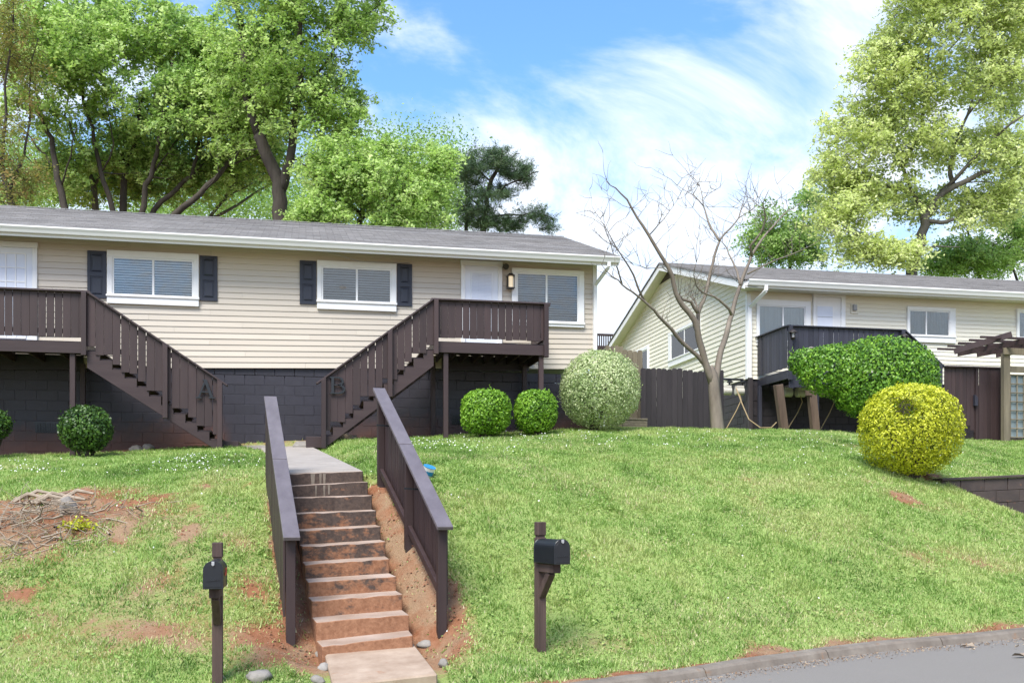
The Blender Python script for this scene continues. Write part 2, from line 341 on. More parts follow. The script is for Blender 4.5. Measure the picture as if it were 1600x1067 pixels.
def roof_mat(name, c1, c2, c3):
    m, t, b, o = newmat(name)
    tc = nd(t, 'ShaderNodeTexCoord'); mp = nd(t, 'ShaderNodeMapping'); mp.inputs['Scale'].default_value = (3.0, 7.2, 0); t.links.new(tc.outputs['Object'], mp.inputs[0])
    br = nd(t, 'ShaderNodeTexBrick'); br.inputs['Scale'].default_value = 1; br.inputs['Mortar Size'].default_value = .02; br.inputs['Brick Width'].default_value = .9; br.inputs['Row Height'].default_value = 1.0
    br.inputs['Color1'].default_value = (*c1, 1); br.inputs['Color2'].default_value = (*c2, 1); br.inputs['Mortar'].default_value = (*c3, 1); br.inputs['Bias'].default_value = 0
    t.links.new(mp.outputs[0], br.inputs['Vector'])
    n = noise(t, 1.1, 5, .6, (.6, 1, 1), off=False); n2 = noise(t, 60, 3, .6, off=False)
    col = mixrgb(t, rng(t, n, .4, .75, 0, .55), br.outputs[0], c3); col = mixrgb(t, rng(t, n2, .4, .7, 0, .5), col, c2)
    t.links.new(col, b.inputs['Base Color']); b.inputs['Roughness'].default_value = .95; b.inputs['Specular IOR Level'].default_value = .15
    bump(t, b, n2, .5, .006); return m
M['roof'] = roof_mat('grey_shingle', (.165, .16, .155), (.27, .262, .255), (.10, .097, .096))
def glass_mat(name, tint, refl=.25):
    m, t, b, o = newmat(name); t.nodes.remove(b)
    tr = nd(t, 'ShaderNodeBsdfTransparent'); tr.inputs[0].default_value = (*tint, 1); gl = nd(t, 'ShaderNodeBsdfGlossy'); gl.inputs['Roughness'].default_value = .03; bn = nd(t, 'ShaderNodeBump'); bn.inputs['Strength'].default_value = .25; bn.inputs['Distance'].default_value = .05; t.links.new(noise(t, 1.6, 2, .5), bn.inputs['Height']); t.links.new(bn.outputs[0], gl.inputs['Normal'])
    fr = nd(t, 'ShaderNodeFresnel'); fr.inputs[0].default_value = 1.5; mx = nd(t, 'ShaderNodeMixShader'); a = rng(t, fr.outputs[0], 0, 1, refl * .5, 1)
    t.links.new(a, mx.inputs[0]); t.links.new(tr.outputs[0], mx.inputs[1]); t.links.new(gl.outputs[0], mx.inputs[2]); t.links.new(mx.outputs[0], o.inputs[0]); return m
M['glass'] = glass_mat('window_glass', (.90, .92, .92), .08)
M['dark'] = paint('dark_room', (.02, .022, .025), (.03, .032, .035), .8, 3, None, 0, 0)
M['blind'] = paint('blind_slat', (0.7, 0.71, 0.71), (0.74, 0.75, 0.75), .5, 3, None, .02, 0)
M['blind_dark'] = paint('blind_dark', (0.28, 0.31, 0.33), (0.33, 0.36, 0.38), .5, 3, None, .02, 0)
M['curtain'] = paint('pale_curtain', (0.4, 0.46, 0.47), (0.47, 0.53, 0.54), .8, 3, (3, 3, .3), .03, 0)
M['curtain_grey'] = paint('grey_curtain', (0.14, 0.18, 0.19), (0.21, 0.25, 0.26), .8, 3, (3, 3, .3), .03, 0)
M['doorlite'] = paint('door_lite', (.62, .66, .74), (.72, .75, .82), .3, 2, None, .02, 0)
m, t, b, o = newmat('warm_glow'); b.inputs['Base Color'].default_value = (.9, .8, .6, 1); b.inputs['Emission Color'].default_value = (1, .72, .40, 1); b.inputs['Emission Strength'].default_value = .12; M['glow'] = m
def dirt_mat():
    """foundation: clay splashed up from the ground onto the dark paint"""
    m, t, b, o = newmat('splashed_block')
    n = noise(t, 6, 6, .65); n2 = noise(t, 2.2, 5, .6, off=False)
    geo = nd(t, 'ShaderNodeNewGeometry'); sp = nd(t, 'ShaderNodeSeparateXYZ'); t.links.new(geo.outputs['Position'], sp.inputs[0])
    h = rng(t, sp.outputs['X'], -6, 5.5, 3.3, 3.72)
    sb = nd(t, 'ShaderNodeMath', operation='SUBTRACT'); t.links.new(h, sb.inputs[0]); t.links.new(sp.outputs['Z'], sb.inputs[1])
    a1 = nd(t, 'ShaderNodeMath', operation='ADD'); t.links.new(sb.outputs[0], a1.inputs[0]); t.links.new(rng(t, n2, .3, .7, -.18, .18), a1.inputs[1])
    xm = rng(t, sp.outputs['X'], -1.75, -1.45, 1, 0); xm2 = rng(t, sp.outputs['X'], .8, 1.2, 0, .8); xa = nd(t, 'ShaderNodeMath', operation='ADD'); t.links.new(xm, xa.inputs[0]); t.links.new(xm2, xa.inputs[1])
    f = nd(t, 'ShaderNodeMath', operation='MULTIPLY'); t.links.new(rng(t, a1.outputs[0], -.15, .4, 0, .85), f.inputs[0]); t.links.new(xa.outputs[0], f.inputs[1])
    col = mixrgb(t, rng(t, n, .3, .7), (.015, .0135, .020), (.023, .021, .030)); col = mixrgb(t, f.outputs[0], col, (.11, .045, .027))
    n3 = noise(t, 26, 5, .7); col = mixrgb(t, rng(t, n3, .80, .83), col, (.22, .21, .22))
    oi = nd(t, 'ShaderNodeObjectInfo'); hsv = nd(t, 'ShaderNodeHueSaturation'); t.links.new(rng(t, oi.outputs['Random'], 0, 1, .88, 1.12), hsv.inputs['Value']); t.links.new(col, hsv.inputs['Color'])
    t.links.new(hsv.outputs[0], b.inputs['Base Color']); b.inputs['Roughness'].default_value = .5
    bump(t, b, noise(t, 45, 4, .6), .5, .006); return m
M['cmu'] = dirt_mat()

# ------------------------------------------------------------------ SETTING: ground, road, kerb
def onGq(px, py): return onG(px, py)
SPOTS = []   # bare clay / straw patches: centre, radii, amount
for px, py, rx, ry, am in ((220, 960, 1.6, .9, .34), (300, 860, .9, .7, .30), (80, 930, 1.2, .6, .30), (400, 700, .6, .8, .3), (1180, 760, 1.6, .6, .26), (880, 860, 1.3, .5, .22), (1330, 830, 1.4, .5, .25), (60, 815, 1.45, 1.1, 1.05), (185, 805, .8, .9, .9), (120, 775, 1.0, .5, .8), (30, 850, .9, .4, .7), (300, 940, .5, .5, .4), (160, 1000, 1.2, .4, .35), (235, 915, .55, .45, .55), (375, 850, .3, .4, .55), (215, 985, .9, .35, .6), (415, 1010, .5, .6, .85), (350, 755, .7, .7, .35), (400, 925, .35, .6, .6),
                           (1412, 777, .32, .32, .9), (1530, 878, .8, .35, .6), (1440, 872, .5, .3, .45), (690, 940, .25, .5, .9), (645, 1010, .3, .5, 1.0), (480, 1030, .35, .5, .9), (300, 1010, .7, .3, .5), (980, 1000, 1.0, .3, .35), (700, 1040, .5, .25, .6), (1100, 720, 1.6, .5, .2), (950, 780, 1., .7, .2), (1440, 742, .6, .45, .75), (120, 1030, 1.0, .3, .4), (60, 960, .6, .3, .35), (1300, 960, 2, .3, .25)):
    p = onG(px, py); SPOTS.append((p[0], p[1], rx, ry, am))
def dirt(x, y):
    d = np.zeros_like(x)
    for cx, cy, rx, ry, am in SPOTS: d = np.maximum(d, am * np.exp(-(((x - cx) / rx) ** 2 + ((y - cy) / ry) ** 2)))
    ax = np.interp(y, NC[:, 1], NC[:, 0]); lat = x - ax
    ins = sstep(NC[0, 1] - .9, NC[0, 1] - .2, y) * (1 - sstep(NC[-1, 1] - .3, NC[-1, 1] + .35, y))
    d = np.maximum(d, ins * np.where(lat > 0, 1 - sstep(.85, 1.25, lat), 1 - sstep(.62, .95, -lat)) * 1.15)
    k = y - kerbY(x); d = np.maximum(d, (1 - sstep(.12, .30 + .5 * vnoise(x, y, 2.3, 61), k)) * .95)
    # strip of bare clay along the house wall
    d = np.maximum(d, sstep(21.1, 21.7, y) * np.where(x < 5.5, 1, 0) * np.where(x < -2, 1.2, .55))
    n = fbm(x, y, 2.6, 5, 5); n2 = fbm(x, y, .7, 9, 3)
    return np.clip(d * (.45 + 1.1 * n) + .55 * sstep(.56, .82, .55 * n + .45 * n2) , 0, 1)
gx = np.unique(np.concatenate([[-900, -400, -180, -90, -50, -30, -20, -14], np.arange(-10, 18.01, .09), [19, 20, 22, 25, 30, 40, 60, 100, 200, 420, 900]]))
gy = np.unique(np.concatenate([[-900, -400, -150, -60, -20, -5, 0, 2, 4, 5], np.arange(5.6, 28.01, .09), [29, 30, 32, 35, 40, 50, 70, 110, 220, 450, 1200]]))
XX, YY = np.meshgrid(gx, gy); xf, yf = XX.ravel(), YY.ravel(); zf = G(xf, yf); df = dirt(xf, yf)
zf = zf + df * ((fbm(xf, yf, 5, 21, 4) - .5) * .09 + (fbm(xf, yf, 11, 25, 2) - .5) * .06)
nx_, ny_ = len(gx), len(gy); idx = np.arange(nx_ * ny_).reshape(ny_, nx_)
quads = np.stack([idx[:-1, :-1], idx[:-1, 1:], idx[1:, 1:], idx[1:, :-1]], -1).reshape(-1, 4)
me = bpy.data.meshes.new('ground'); me.vertices.add(len(xf)); me.vertices.foreach_set('co', np.stack([xf, yf, zf], 1).astype(np.float32).ravel())
me.loops.add(quads.size); me.loops.foreach_set('vertex_index', quads.astype(np.int32).ravel()); me.polygons.add(len(quads)); me.polygons.foreach_set('loop_start', np.arange(0, quads.size, 4, dtype=np.int32)); me.update(calc_edges=True)
a = me.attributes.new('dirt', 'FLOAT', 'POINT'); a.data.foreach_set('value', df.astype(np.float32)); me.shade_smooth()
ground = bpy.data.objects.new('ground', me); COL.objects.link(ground); ground['kind'] = 'structure'; ORG['ground'] = np.zeros(3)
m, t, b, o = newmat('lawn_soil')
at = nd(t, 'ShaderNodeAttribute', attribute_name='dirt'); n = noise(t, 14, 7, .7, off=False); n2 = noise(t, 1.3, 4, .6, off=False); n3 = noise(t, 70, 4, .7, off=False)
clay = mixrgb(t, rng(t, n, .3, .7), (.19, .075, .036), (.29, .14, .078)); straw = mixrgb(t, rng(t, n3, .35, .65), (.22, .15, .09), (.35, .26, .165)); clay = mixrgb(t, rng(t, n2, .42, .60, 0, .75), clay, straw)
turf = mixrgb(t, rng(t, n3, .3, .7), (.15, .22, .05), (.30, .36, .13))
ad = nd(t, 'ShaderNodeMath', operation='ADD'); t.links.new(at.outputs['Fac'], ad.inputs[0]); t.links.new(rng(t, n, .3, .7, -.2, .2), ad.inputs[1])
col = mixrgb(t, rng(t, ad.outputs[0], .20, .62), turf, clay); t.links.new(col, b.inputs['Base Color']); b.inputs['Roughness'].default_value = 1; b.inputs['Specular IOR Level'].default_value = .1
bump(t, b, n, .8, .05); me.materials.append(m)

# road and kerb follow one line
def offs(d, dz):
    pts = []
    for i in range(len(KERB)):
        p = KERB[i]; q = KERB[min(i + 1, len(KERB) - 1)] - KERB[max(i - 1, 0)]; q = q[:2] / np.linalg.norm(q[:2])
        pts.append(np.array([p[0] + q[1] * d, p[1] - q[0] * d, p[2] + dz]))
    return pts
m, t, b, o = newmat('asphalt')
n = noise(t, 120, 4, .7, off=False); n2 = noise(t, .9, 5, .6, off=False)
col = mixrgb(t, rng(t, n, .3, .7), (.15, .138, .122), (.225, .208, .187)); col = mixrgb(t, rng(t, n2, .35, .7, 0, .5), col, (.20, .185, .165)); t.links.new(col, b.inputs['Base Color']); b.inputs['Roughness'].default_value = .95; b.inputs['Specular IOR Level'].default_value = .2
bump(t, b, n, .6, .006); M['asphalt'] = m
mb = MB(); A_, B_, C_ = offs(.07, -.075), offs(6.5, -.05), offs(6.6, -.4)
mb.add(A_ + B_, [(i, i + 1, len(A_) + i + 1, len(A_) + i) for i in range(len(A_) - 1)])
tag(mb.build('road', M['asphalt']), kind='structure')
# kerb: separate poured lengths
def kerb_pt(x): return np.array([x, kerbY(x), kerbZ(x)])
kx = [-40, -30, -20, -12, -6, -3.2] + list(np.arange(-1.0, 15, 1.55)) + [18, 24, 34, 60]
for i in range(len(kx) - 1):
    x0, x1 = kx[i], kx[i + 1] - .012; mb = MB(); xs = np.linspace(x0, x1, 5); vs = []
    for x in xs:
        p = kerb_pt(x); w = (vnoise(x * 3, 0, 1, 4) - .5) * .035; dz = (vnoise(x * 2, 3, 1, 5) - .5) * .03
        e = kerb_pt(x + .05) - kerb_pt(x - .05); e = e[:2] / np.linalg.norm(e[:2]); nn = np.array([e[1], -e[0], 0])
        for dd, hh in ((-.14, -.3), (-.14, -.012), (-.11, .006), (.02 + w, .004), (.045 + w, -.018), (.075 + w, -.09), (.075 + w, -.3)): vs.append(p + nn * dd + np.array([0, 0, hh + dz * (hh > -.1)]))
    k = 7; fs = [(j * k + q, j * k + (q + 1) % k, (j + 1) * k + (q + 1) % k, (j + 1) * k + q) for j in range(4) for q in range(k)] + [tuple(range(k)), tuple(4 * k + q for q in range(k))[::-1]]
    mb.add(vs, fs); tag(mb.build('kerb', M['kerb'], smooth=False), kind='structure')

# ------------------------------------------------------------------ concrete steps, landing pad, walk
st = thing('concrete_stairs', 'worn concrete steps up the lawn bank, dark paint flaking to red clay', 'stairs', NC[0])
for i in range(11):
    l, r = NL[i], NR[i]
    ln, rn = (NL[i + 1], NR[i + 1]) if i < 10 else (l + (NL[10] - NL[9]) * .9, r + (NR[10] - NR[9]) * .9)
    bl, br_ = ln * 1.0, rn * 1.0; bl[2] = l[2] + .015; br_[2] = r[2] + .015
    ext = (ln - l) * .10; bl[:2] += ext[:2]; br_[:2] += ext[:2]
    dn = np.array([0, 0, -.42]); fl, fr = l + np.array([0, -.012, 0]), r + np.array([0, -.012, 0])
    ms = MB(); nseg = 9; top, bot, tb, bb = [], [], [], []
    for k in range(nseg + 1):
        s = k / nseg; j = np.array([0, RNG.normal(0, .006), RNG.normal(0, .004)]); top.append(fl * (1 - s) + fr * s + j); bot.append(fl * (1 - s) + fr * s + dn + np.array([0, .004, 0])); tb.append(bl * (1 - s) + br_ * s); bb.append(bl * (1 - s) + br_ * s + dn)
    q = nseg + 1; fs = []
    for k in range(nseg): fs += [(k, k + 1, 2 * q + k + 1, 2 * q + k), (q + k, q + k + 1, k + 1, k), (2 * q + k, 2 * q + k + 1, 3 * q + k + 1, 3 * q + k)]
    fs += [(0, 2 * q, 3 * q, q), (nseg, q + nseg, 3 * q + nseg, 2 * q + nseg)]
    ms.add(top + bot + tb + bb, fs); ms.build('step', M['step'], st, bevel=.012, seg=2)
pb = [onT(508, 1030, 9.72), onT(652, 1014, 10.0)]; pf = [onT(521, 1075, 9.0), onT(684, 1052, 9.35)]
for q in pb + pf: q[2] = max(q[2], .09 + (q[1] - 9.2) * .17)
pk = [pb[0] + np.array([0, .5, .02]), pb[1] + np.array([0, .5, .02])]
ms = MB(); D3 = np.array([0, 0, -.3]); ms.hexa([pf[0] + D3, pf[1] + D3, pk[1] + D3, pk[0] + D3, pf[0], pf[1], pk[1], pk[0]]); ms.build('landing_pad', M['pad'], st, bevel=.015)
# pale splash of paint down the top two risers
ms = MB()
for (x0, x1, i, z0, z1) in ((.285, .345, 10, 0, -.19), (.40, .435, 10, 0, -.2), (.45, .49, 10, -.0, -.2), (.305, .328, 9, 0, -.17), (.41, .44, 9, 0, -.18), (.47, .50, 9, -.0, -.14)):
    l, r = NL[i], NR[i]; a_, b_ = l * (1 - x0) + r * x0, l * (1 - x1) + r * x1; up = np.array([0, -.0185, 0])
    ms = MB(); ms.add([a_ + up + (0, 0, z0 - .012), b_ + up + (0, 0, z0 - .012), b_ * .8 + a_ * .2 + up + (0, 0, z1), a_ * .8 + b_ * .2 + up + (0, 0, z1 * .93)], [(0, 1, 2, 3)]); ms.build('paint_drip', M['kerb'], st)
wk = thing('concrete_walk', 'sloping grey concrete walk from the steps to the house', 'path', NC[-1]); wk['kind'] = 'structure'; del wk['category'], wk['label']
fl, fr = NL[-1] + np.array([0, .1, .012]), NR[-1] + np.array([0, .1, .012]); bl, br_ = WALK_B
cuts = [0, .24, .48, .70, .86, 1.0]
for a_, b_ in zip(cuts[:-1], cuts[1:]):
    b2 = b_ - .0025; p = [fl * (1 - s) + bl * s for s in (a_, b2)] + [fr * (1 - s) + br_ * s for s in (b2, a_)]
    ms = MB(); ms.hexa([q + (0, 0, -.16) for q in (p[0], p[3], p[2], p[1])] + [p[0], p[3], p[2], p[1]]); ms.build('slab', M['walk'], wk, bevel=.008)
for lab, pts in (('flat grey slab at the foot of the left porch stair', ((348, 700), (418, 699), (414, 694), (352, 694))), ('flat grey slab at the foot of the right porch stair', ((457, 695), (512, 693), (508, 688), (462, 689)))):
    pp = [onT(px, py, 20.3 if k < 2 else 21.1) for k, (px, py) in enumerate(pts)]; ms = MB(); ms.hexa([q + (0, 0, -.12) for q in pp] + pp)
    tag(ms.build('paving_slab', M['stone'], at=pp[0], bevel=.015), lab, 'paving slab', 'slabs at the porch stairs')

# ------------------------------------------------------------------ handrails of the steps
def board_rail(name, label, nearb, neart, fart, farb, side, posts):
    """posts under a flat cap, upright boards on the outer face, one low rail"""
    th = thing(name, label, 'railing', nearb, 'railings beside the concrete steps')
    d = fart - neart; dh = np.array([d[0], d[1], 0]); dh /= np.linalg.norm(dh); sdv = np.array([dh[1], -dh[0], 0]) * side
    for s in posts:
        top = neart + d * s; gb = np.interp(s, [0, 1], [nearb[2], farb[2]]); p0 = np.array([top[0], top[1], gb - .25]); p1 = np.array([top[0], top[1], top[2] - .02])
        MB().beam(p0, p1, .092, .092, dh).build('post', M['brown'], th, bevel=.005)
    e = d / np.linalg.norm(d); up = np.cross(sdv * side, e); up = up if up[2] > 0 else -up; mid = .47 if side < 0 else .52
    for a_, b_ in ((-.045, mid - .002), (mid + .002, 1.03)):
        MB().beam(neart + d * a_ + up * .012, neart + d * b_ + up * .012, .165, .040, up).build('cap_board', M['railcap'], th, bevel=.004)
    low = lambda s: np.array([neart[0] + d[0] * s, neart[1] + d[1] * s, nearb[2] + (farb[2] - nearb[2]) * s + .20])
    segs = list(zip(sorted(posts)[:-1], sorted(posts)[1:]))
    Lh = np.linalg.norm(d[:2])
    for a_, b_ in segs: MB().beam(low(a_ + .05 / Lh), low(b_ - .05 / Lh), .045, .09).build('bottom_rail', M['brown_h'], th, bevel=.004)
    n = int(Lh / .125)
    for k in range(n):
        s = (k + .5) / n; w = .112; c = neart + d * s; zb = nearb[2] + (farb[2] - nearb[2]) * s + .10 + RNG.normal(0, .012); zt = c[2] - .018
        o_ = sdv * (.046 + .013 + RNG.normal(0, .002)); hw = dh * w / 2; sl = d[2] / Lh * w / 2; th_ = sdv * .011
        p = [c[:2] + (o_ - th_)[:2] - hw[:2], c[:2] + (o_ - th_)[:2] + hw[:2], c[:2] + (o_ + th_)[:2] + hw[:2], c[:2] + (o_ + th_)[:2] - hw[:2]]
        zz = [-sl, sl, sl, -sl]
        MB().hexa([(*p[i], zb + zz[i]) for i in range(4)] + [(*p[i], zt + zz[i]) for i in range(4)]).build('picket', M['brown'], th, bevel=.003)
    return th, neart, d, up, sdv
ln, lf = onT(454, 831, 10.3), onT(423, 627, 13.7)
board_rail('handrail', 'brown board railing on the left side of the concrete steps', onT(454, 978, 10.3), ln, lf, onT(428, 770, 13.7), -1, (0, .5, .985))
rn_, rf = onT(690, 815, 10.5), onT(594, 614, 13.7)
th, p0, d, up, sdv = board_rail('handrail', 'brown board railing on the right side of the concrete steps', onT(690, 958, 10.5), rn_, rf, onT(594, 756, 13.7), 1, (0, .47, .985))
for s in (.30, .80):
    c = p0 + d * s - up * .17; MB().beam(c + sdv * .03, c - sdv * .16 + (0, 0, .01), .02, .02).build('hook', M['metal'], th)

# ------------------------------------------------------------------ retaining wall by the driveway
rw = thing('retaining_wall', 'dark stained block retaining wall at the right edge of the lawn', 'wall', RW0)
e = RW1 - RW0; Lr = np.linalg.norm(e[:2]); e = e / Lr; nrm = np.array([e[1], -e[0], 0]); nb = int(4.2 / .46)
for c_ in range(6):
    for k in range(nb):
        a_ = k * .46 + (.23 if c_ % 2 else 0) - .1; b_ = a_ + .45
        if a_ < -.05: a_ = 0
        p = RW0 + e * a_; q = RW0 + e * b_; z1 = -.205 * c_ - .002; z0 = z1 - .2
        o_ = nrm * RNG.normal(0, .003)
        MB().hexa([p + o_ + (0, 0, z0), q + o_ + (0, 0, z0), q - nrm * .2 + (0, 0, z0), p - nrm * .2 + (0, 0, z0), p + o_ + (0, 0, z1), q + o_ + (0, 0, z1), q - nrm * .2 + (0, 0, z1), p - nrm * .2 + (0, 0, z1)]).build('block', M['rwall'], rw, bevel=.006)
for a_, b_ in ((0, 1.9), (1.905, 4.2)):
    MB().beam(RW0 + e * (a_ - .02) - nrm * .09 + (0, 0, .022), RW0 + e * b_ - nrm * .09 + (0, 0, .022), .25, .045).build('coping', M['rwall'], rw, bevel=.008)

# ------------------------------------------------------------------ houses
def window_unit(parent, Fm, u0, u1, z0, z1, split, mats, tr=(.09, .09, .09, .16), slats=True, deep=.075, sill_w=0, name='window', pane_split=True):
    """trim frame standing proud of the wall, blind just behind the glass. Fm(u,d,z): d = distance out of the wall"""
    fm, gm, bm_ = mats
    def bx(mb, a, b, c, d, e_, f): mb.hexa([Fm(a, c, e_), Fm(b, c, e_), Fm(b, d, e_), Fm(a, d, e_), Fm(a, c, f), Fm(b, c, f), Fm(b, d, f), Fm(a, d, f)])
    tl, trr, tt, tb = tr
    mb = MB(); bx(mb, u0, u0 + tl, 0, deep, z0 + tb, z1 - tt); bx(mb, u1 - trr, u1, 0, deep, z0 + tb, z1 - tt); bx(mb, u0, u1, 0, deep + .003, z1 - tt, z1); bx(mb, u0, u1, 0, deep + .003, z0, z0 + tb)
    w = mb.build(name, fm, parent, bevel=.004)
    mb = MB(); bx(mb, u0 - .015, u1 + .015, 0, deep + .03, z0 + tb - .03, z0 + tb + .012); mb.build('sill', fm, w, bevel=.004)
    a, b, c, d = u0 + tl, u1 - trr, z0 + tb, z1 - tt; s = .035; mid = a + (b - a) * split
    mb = MB(); y0, y1 = .036, .058
    bx(mb, a, a + s, y0, y1, c, d); bx(mb, b - s, b, y0, y1, c, d); bx(mb, a + s, b - s, y0, y1, d - s, d); bx(mb, a + s, b - s, y0, y1, c, c + s); bx(mb, mid - s * .6, mid + s * .6, y0, y1 + .004, c + s, d - s)
    mb.build('sash', fm, w, bevel=.002)
    for p, q, yy in ((a + s, mid - s * .6, .046), (mid + s * .6, b - s, .042)):
        mb = MB(); bx(mb, p, q, yy, yy + .004, c + s, d - s); mb.build('pane', gm, w)
    mb = MB(); bx(mb, a, b, .0165, .0185, c, d); mb.build('room_backing', M['dark'], w)
    mb = MB()
    if slats:
        n = int((d - c) / .05)
        for k in range(n):
            z = c + (k + .5) * (d - c) / n + RNG.normal(0, .0022); tl_ = RNG.normal(0, .002); mb.hexa([Fm(a, .031, z - .017), Fm(b, .031, z - .017 + tl_), Fm(b, .032, z - .018 + tl_), Fm(a, .032, z - .018), Fm(a, .021, z + .017), Fm(b, .021, z + .017 + tl_), Fm(b, .022, z + .018 + tl_), Fm(a, .022, z + .018)])
    else:
        n = 40
        for k in range(n):
            p, q = a + (b - a) * k / n, a + (b - a) * (k + 1) / n; fy = lambda v: .026 + .004 * math.sin(v * .9) + .002 * math.sin(v * 2.3); y, y2 = fy(k), fy(k + 1)
            mb.add([Fm(p, y, c), Fm(q, y2, c), Fm(q, y2, d), Fm(p, y, d)], [(0, 1, 2, 3)])
    mb.build('blind' if slats else 'curtain', bm_, w)
    return w
def gutter(parent, mat, p0, p1, h=.125, w=.12):
    """K-style gutter profile run from p0 to p1 (X direction), front to -Y"""
    prof = [(0, 0), (0, -h), (-w * .55, -h), (-w * .72, -h * .62), (-w * .80, -h * .5), (-w, -h * .22), (-w, -.0), (-w + .012, 0), (-w + .012, -h * .2), (-w * .6, -h * .9), (-.012, -h + .012), (-.012, 0)]
    mb = MB(); mb.prism([(p0[0], p0[1] + a, p0[2] + b) for a, b in prof], np.array(p1) - np.array(p0)); return mb.build('gutter', mat, parent)
def roof_slope(mb, x0, x1, ye, ze, yr, zr, n, lift=.008, skew=0):
    """stepped shingle courses from the eave (ye,ze) to the ridge (yr,zr)"""
    for k in range(n):
        a, b = k / n, (k + 1) / n; y0, z0, y1, z1 = ye + (yr - ye) * a, ze + (zr - ze) * a, ye + (yr - ye) * b, ze + (zr - ze) * b
        cuts = [x0] + list(np.sort(RNG.uniform(x0, x1, 7))) + [x1]
        for p, q in zip(cuts[:-1], cuts[1:]):
            j = RNG.normal(0, .006); l = lift + abs(RNG.normal(0, .003)); dy = np.sign(yr - ye)
            mb.add([(p, y0 + j, z0 + l), (q, y0 + j, z0 + l), (q, y1, z1 + .001), (p, y1, z1 + .001), (p, y0 + j, z0 - .012), (q, y0 + j, z0 - .012)], [(0, 1, 2, 3), (4, 5, 1, 0)])

# --- first house (beige)
YH = 22.0
H1L, H1R = -9.5, onY(931, 500, YH)[0]
h1 = thing('house', 'long beige sided house with black shutters on a dark block foundation', 'house', (-1, YH, 3.0), 'houses on the slope')
zb_a, zb_b = onY(330, 575, YH), onY(877, 576.5, YH); sb = (zb_b[2] - zb_a[2]) / (zb_b[0] - zb_a[0])
def zbot(x): return zb_a[2] + (x - zb_a[0]) * sb
ZS1 = onY(930, 413, YH)[2]; ZE1 = 7.16; YE1 = YH - .60
RX1 = onY(967, 400, YE1)[0]; YR1 = 26.3; ZR1 = onY(500, 349.5, YR1)[2]
YB1 = 2 * YR1 - YE1
wall1 = MB().box(H1L, H1R, YH + .02, YB1 - .6, 4.95, ZS1 + .12).build('wall', M['siding'], h1)
ncs = 21
for k in range(ncs):
    a_, b_ = k / ncs, (k + 1) / ncs; j0 = -3.6 + 2.9 * ((k * 7) % 5) / 5 + RNG.uniform(-.2, .2); cuts = [H1L, j0 - 3.7, j0, j0 + 3.7, H1R - .07]; cuts = [c for c in cuts if H1L <= c <= H1R - .07]
    for q, (xa_, xb_) in enumerate(zip(cuts[:-1], cuts[1:])):
        vs = []; pr_ = RNG.uniform(0, .003)
        for x in (xa_ + .0012, xb_ - .0012):
            za, zz = zbot(x) + (ZS1 - zbot(x)) * a_, zbot(x) + (ZS1 - zbot(x)) * b_; wv = RNG.normal(0, .0012)
            vs.append([(x, YH + .02, za + wv), (x, YH - .016 - pr_, za + wv), (x, YH - .014 - pr_, za + .02), (x, YH - .002, zz + .004), (x, YH + .02, zz + .004)])
        mb = MB(); mb.add(vs[0] + vs[1], [(i, (i + 1) % 5, 5 + (i + 1) % 5, 5 + i) for i in range(5)] + [(0, 1, 2, 3, 4), (9, 8, 7, 6, 5)]); mb.build('siding_board', M['siding'], wall1)
MB().box(H1R - .075, H1R + .02, YH - .03, YH + .06, zbot(H1R), ZS1).build('corner_board', M['white'], h1, bevel=.004)
MB().box(H1L, H1R, YH - .022, YH + .02, zbot(0) - .30, zbot(0) - .297).build('starter_strip', M['white'], h1) if False else None
DZA0, DZB0 = onY(60, 531, 20.4)[2] - .04, onY(770, 535.5, 20.4)[2] - .04
# foundation of painted blocks
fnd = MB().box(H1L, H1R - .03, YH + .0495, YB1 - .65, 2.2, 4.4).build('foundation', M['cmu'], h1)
bmsh = {}
for c_ in range(10):
    z1 = 4.66 - .205 * c_; z0 = z1 - .197
    x = H1L + (.2 if c_ % 2 else 0)
    while x < H1R - .05:
        w = min(.397, H1R - .03 - x)
        if x > -6.6 and w > .1:
            zt = min(z1, zbot(x) + .004) if c_ == 0 else z1
            key = round(w, 3) if c_ else None
            if key and key in bmsh:
                o_ = bmsh[key].copy(); COL.objects.link(o_); o_.location = Vector((x, YH + .045 + RNG.normal(0, .0015), z0)) - h1.location
            else:
                mb = MB().box(0, w, 0, .06, 0, zt - z0); o_ = mb.build('concrete_block', M['cmu'], None, bevel=.0035); o_.parent = fnd; o_.location = Vector((x, YH + .045, z0)) - h1.location
                if key: bmsh[key] = o_
        x += .405
for a_, b_ in (((57, 660), (92, 675)), ((707, 648), (722, 662))):
    p, q = onY(*a_, YH + .04), onY(*b_, YH + .04); mb = MB()
    for k in range(9): xx = p[0] + (q[0] - p[0]) * (k + .5) / 9; mb.box(xx - .006, xx + .006, YH + .012, YH + .04, q[2], p[2])
    for k in range(5): zz = q[2] + (p[2] - q[2]) * (k + .5) / 5; mb.box(p[0], q[0], YH + .016, YH + .036, zz - .006, zz + .006)
    mb.box(p[0] - .02, q[0] + .02, YH + .03, YH + .042, q[2] - .02, p[2] + .02); mb.build('vent_grille', M['metal'], h1)
for pa_, pb_, zt_ in ((-60, 131, DZA0), (690, 826, DZB0)):  # dark panel laid over the siding, up to each deck floor
    x0, x1 = max(H1L, XY(pa_, YH)), XY(pb_, YH); MB().hexa([(x0, YH - .035, zbot(x0) - .05), (x1, YH - .035, zbot(x1) - .05), (x1, YH - .018, zbot(x1) - .05), (x0, YH - .018, zbot(x0) - .05), (x0, YH - .035, zt_), (x1, YH - .035, zt_), (x1, YH - .018, zt_), (x0, YH - .018, zt_)]).build('under_deck_panel', M['cmu'], h1)
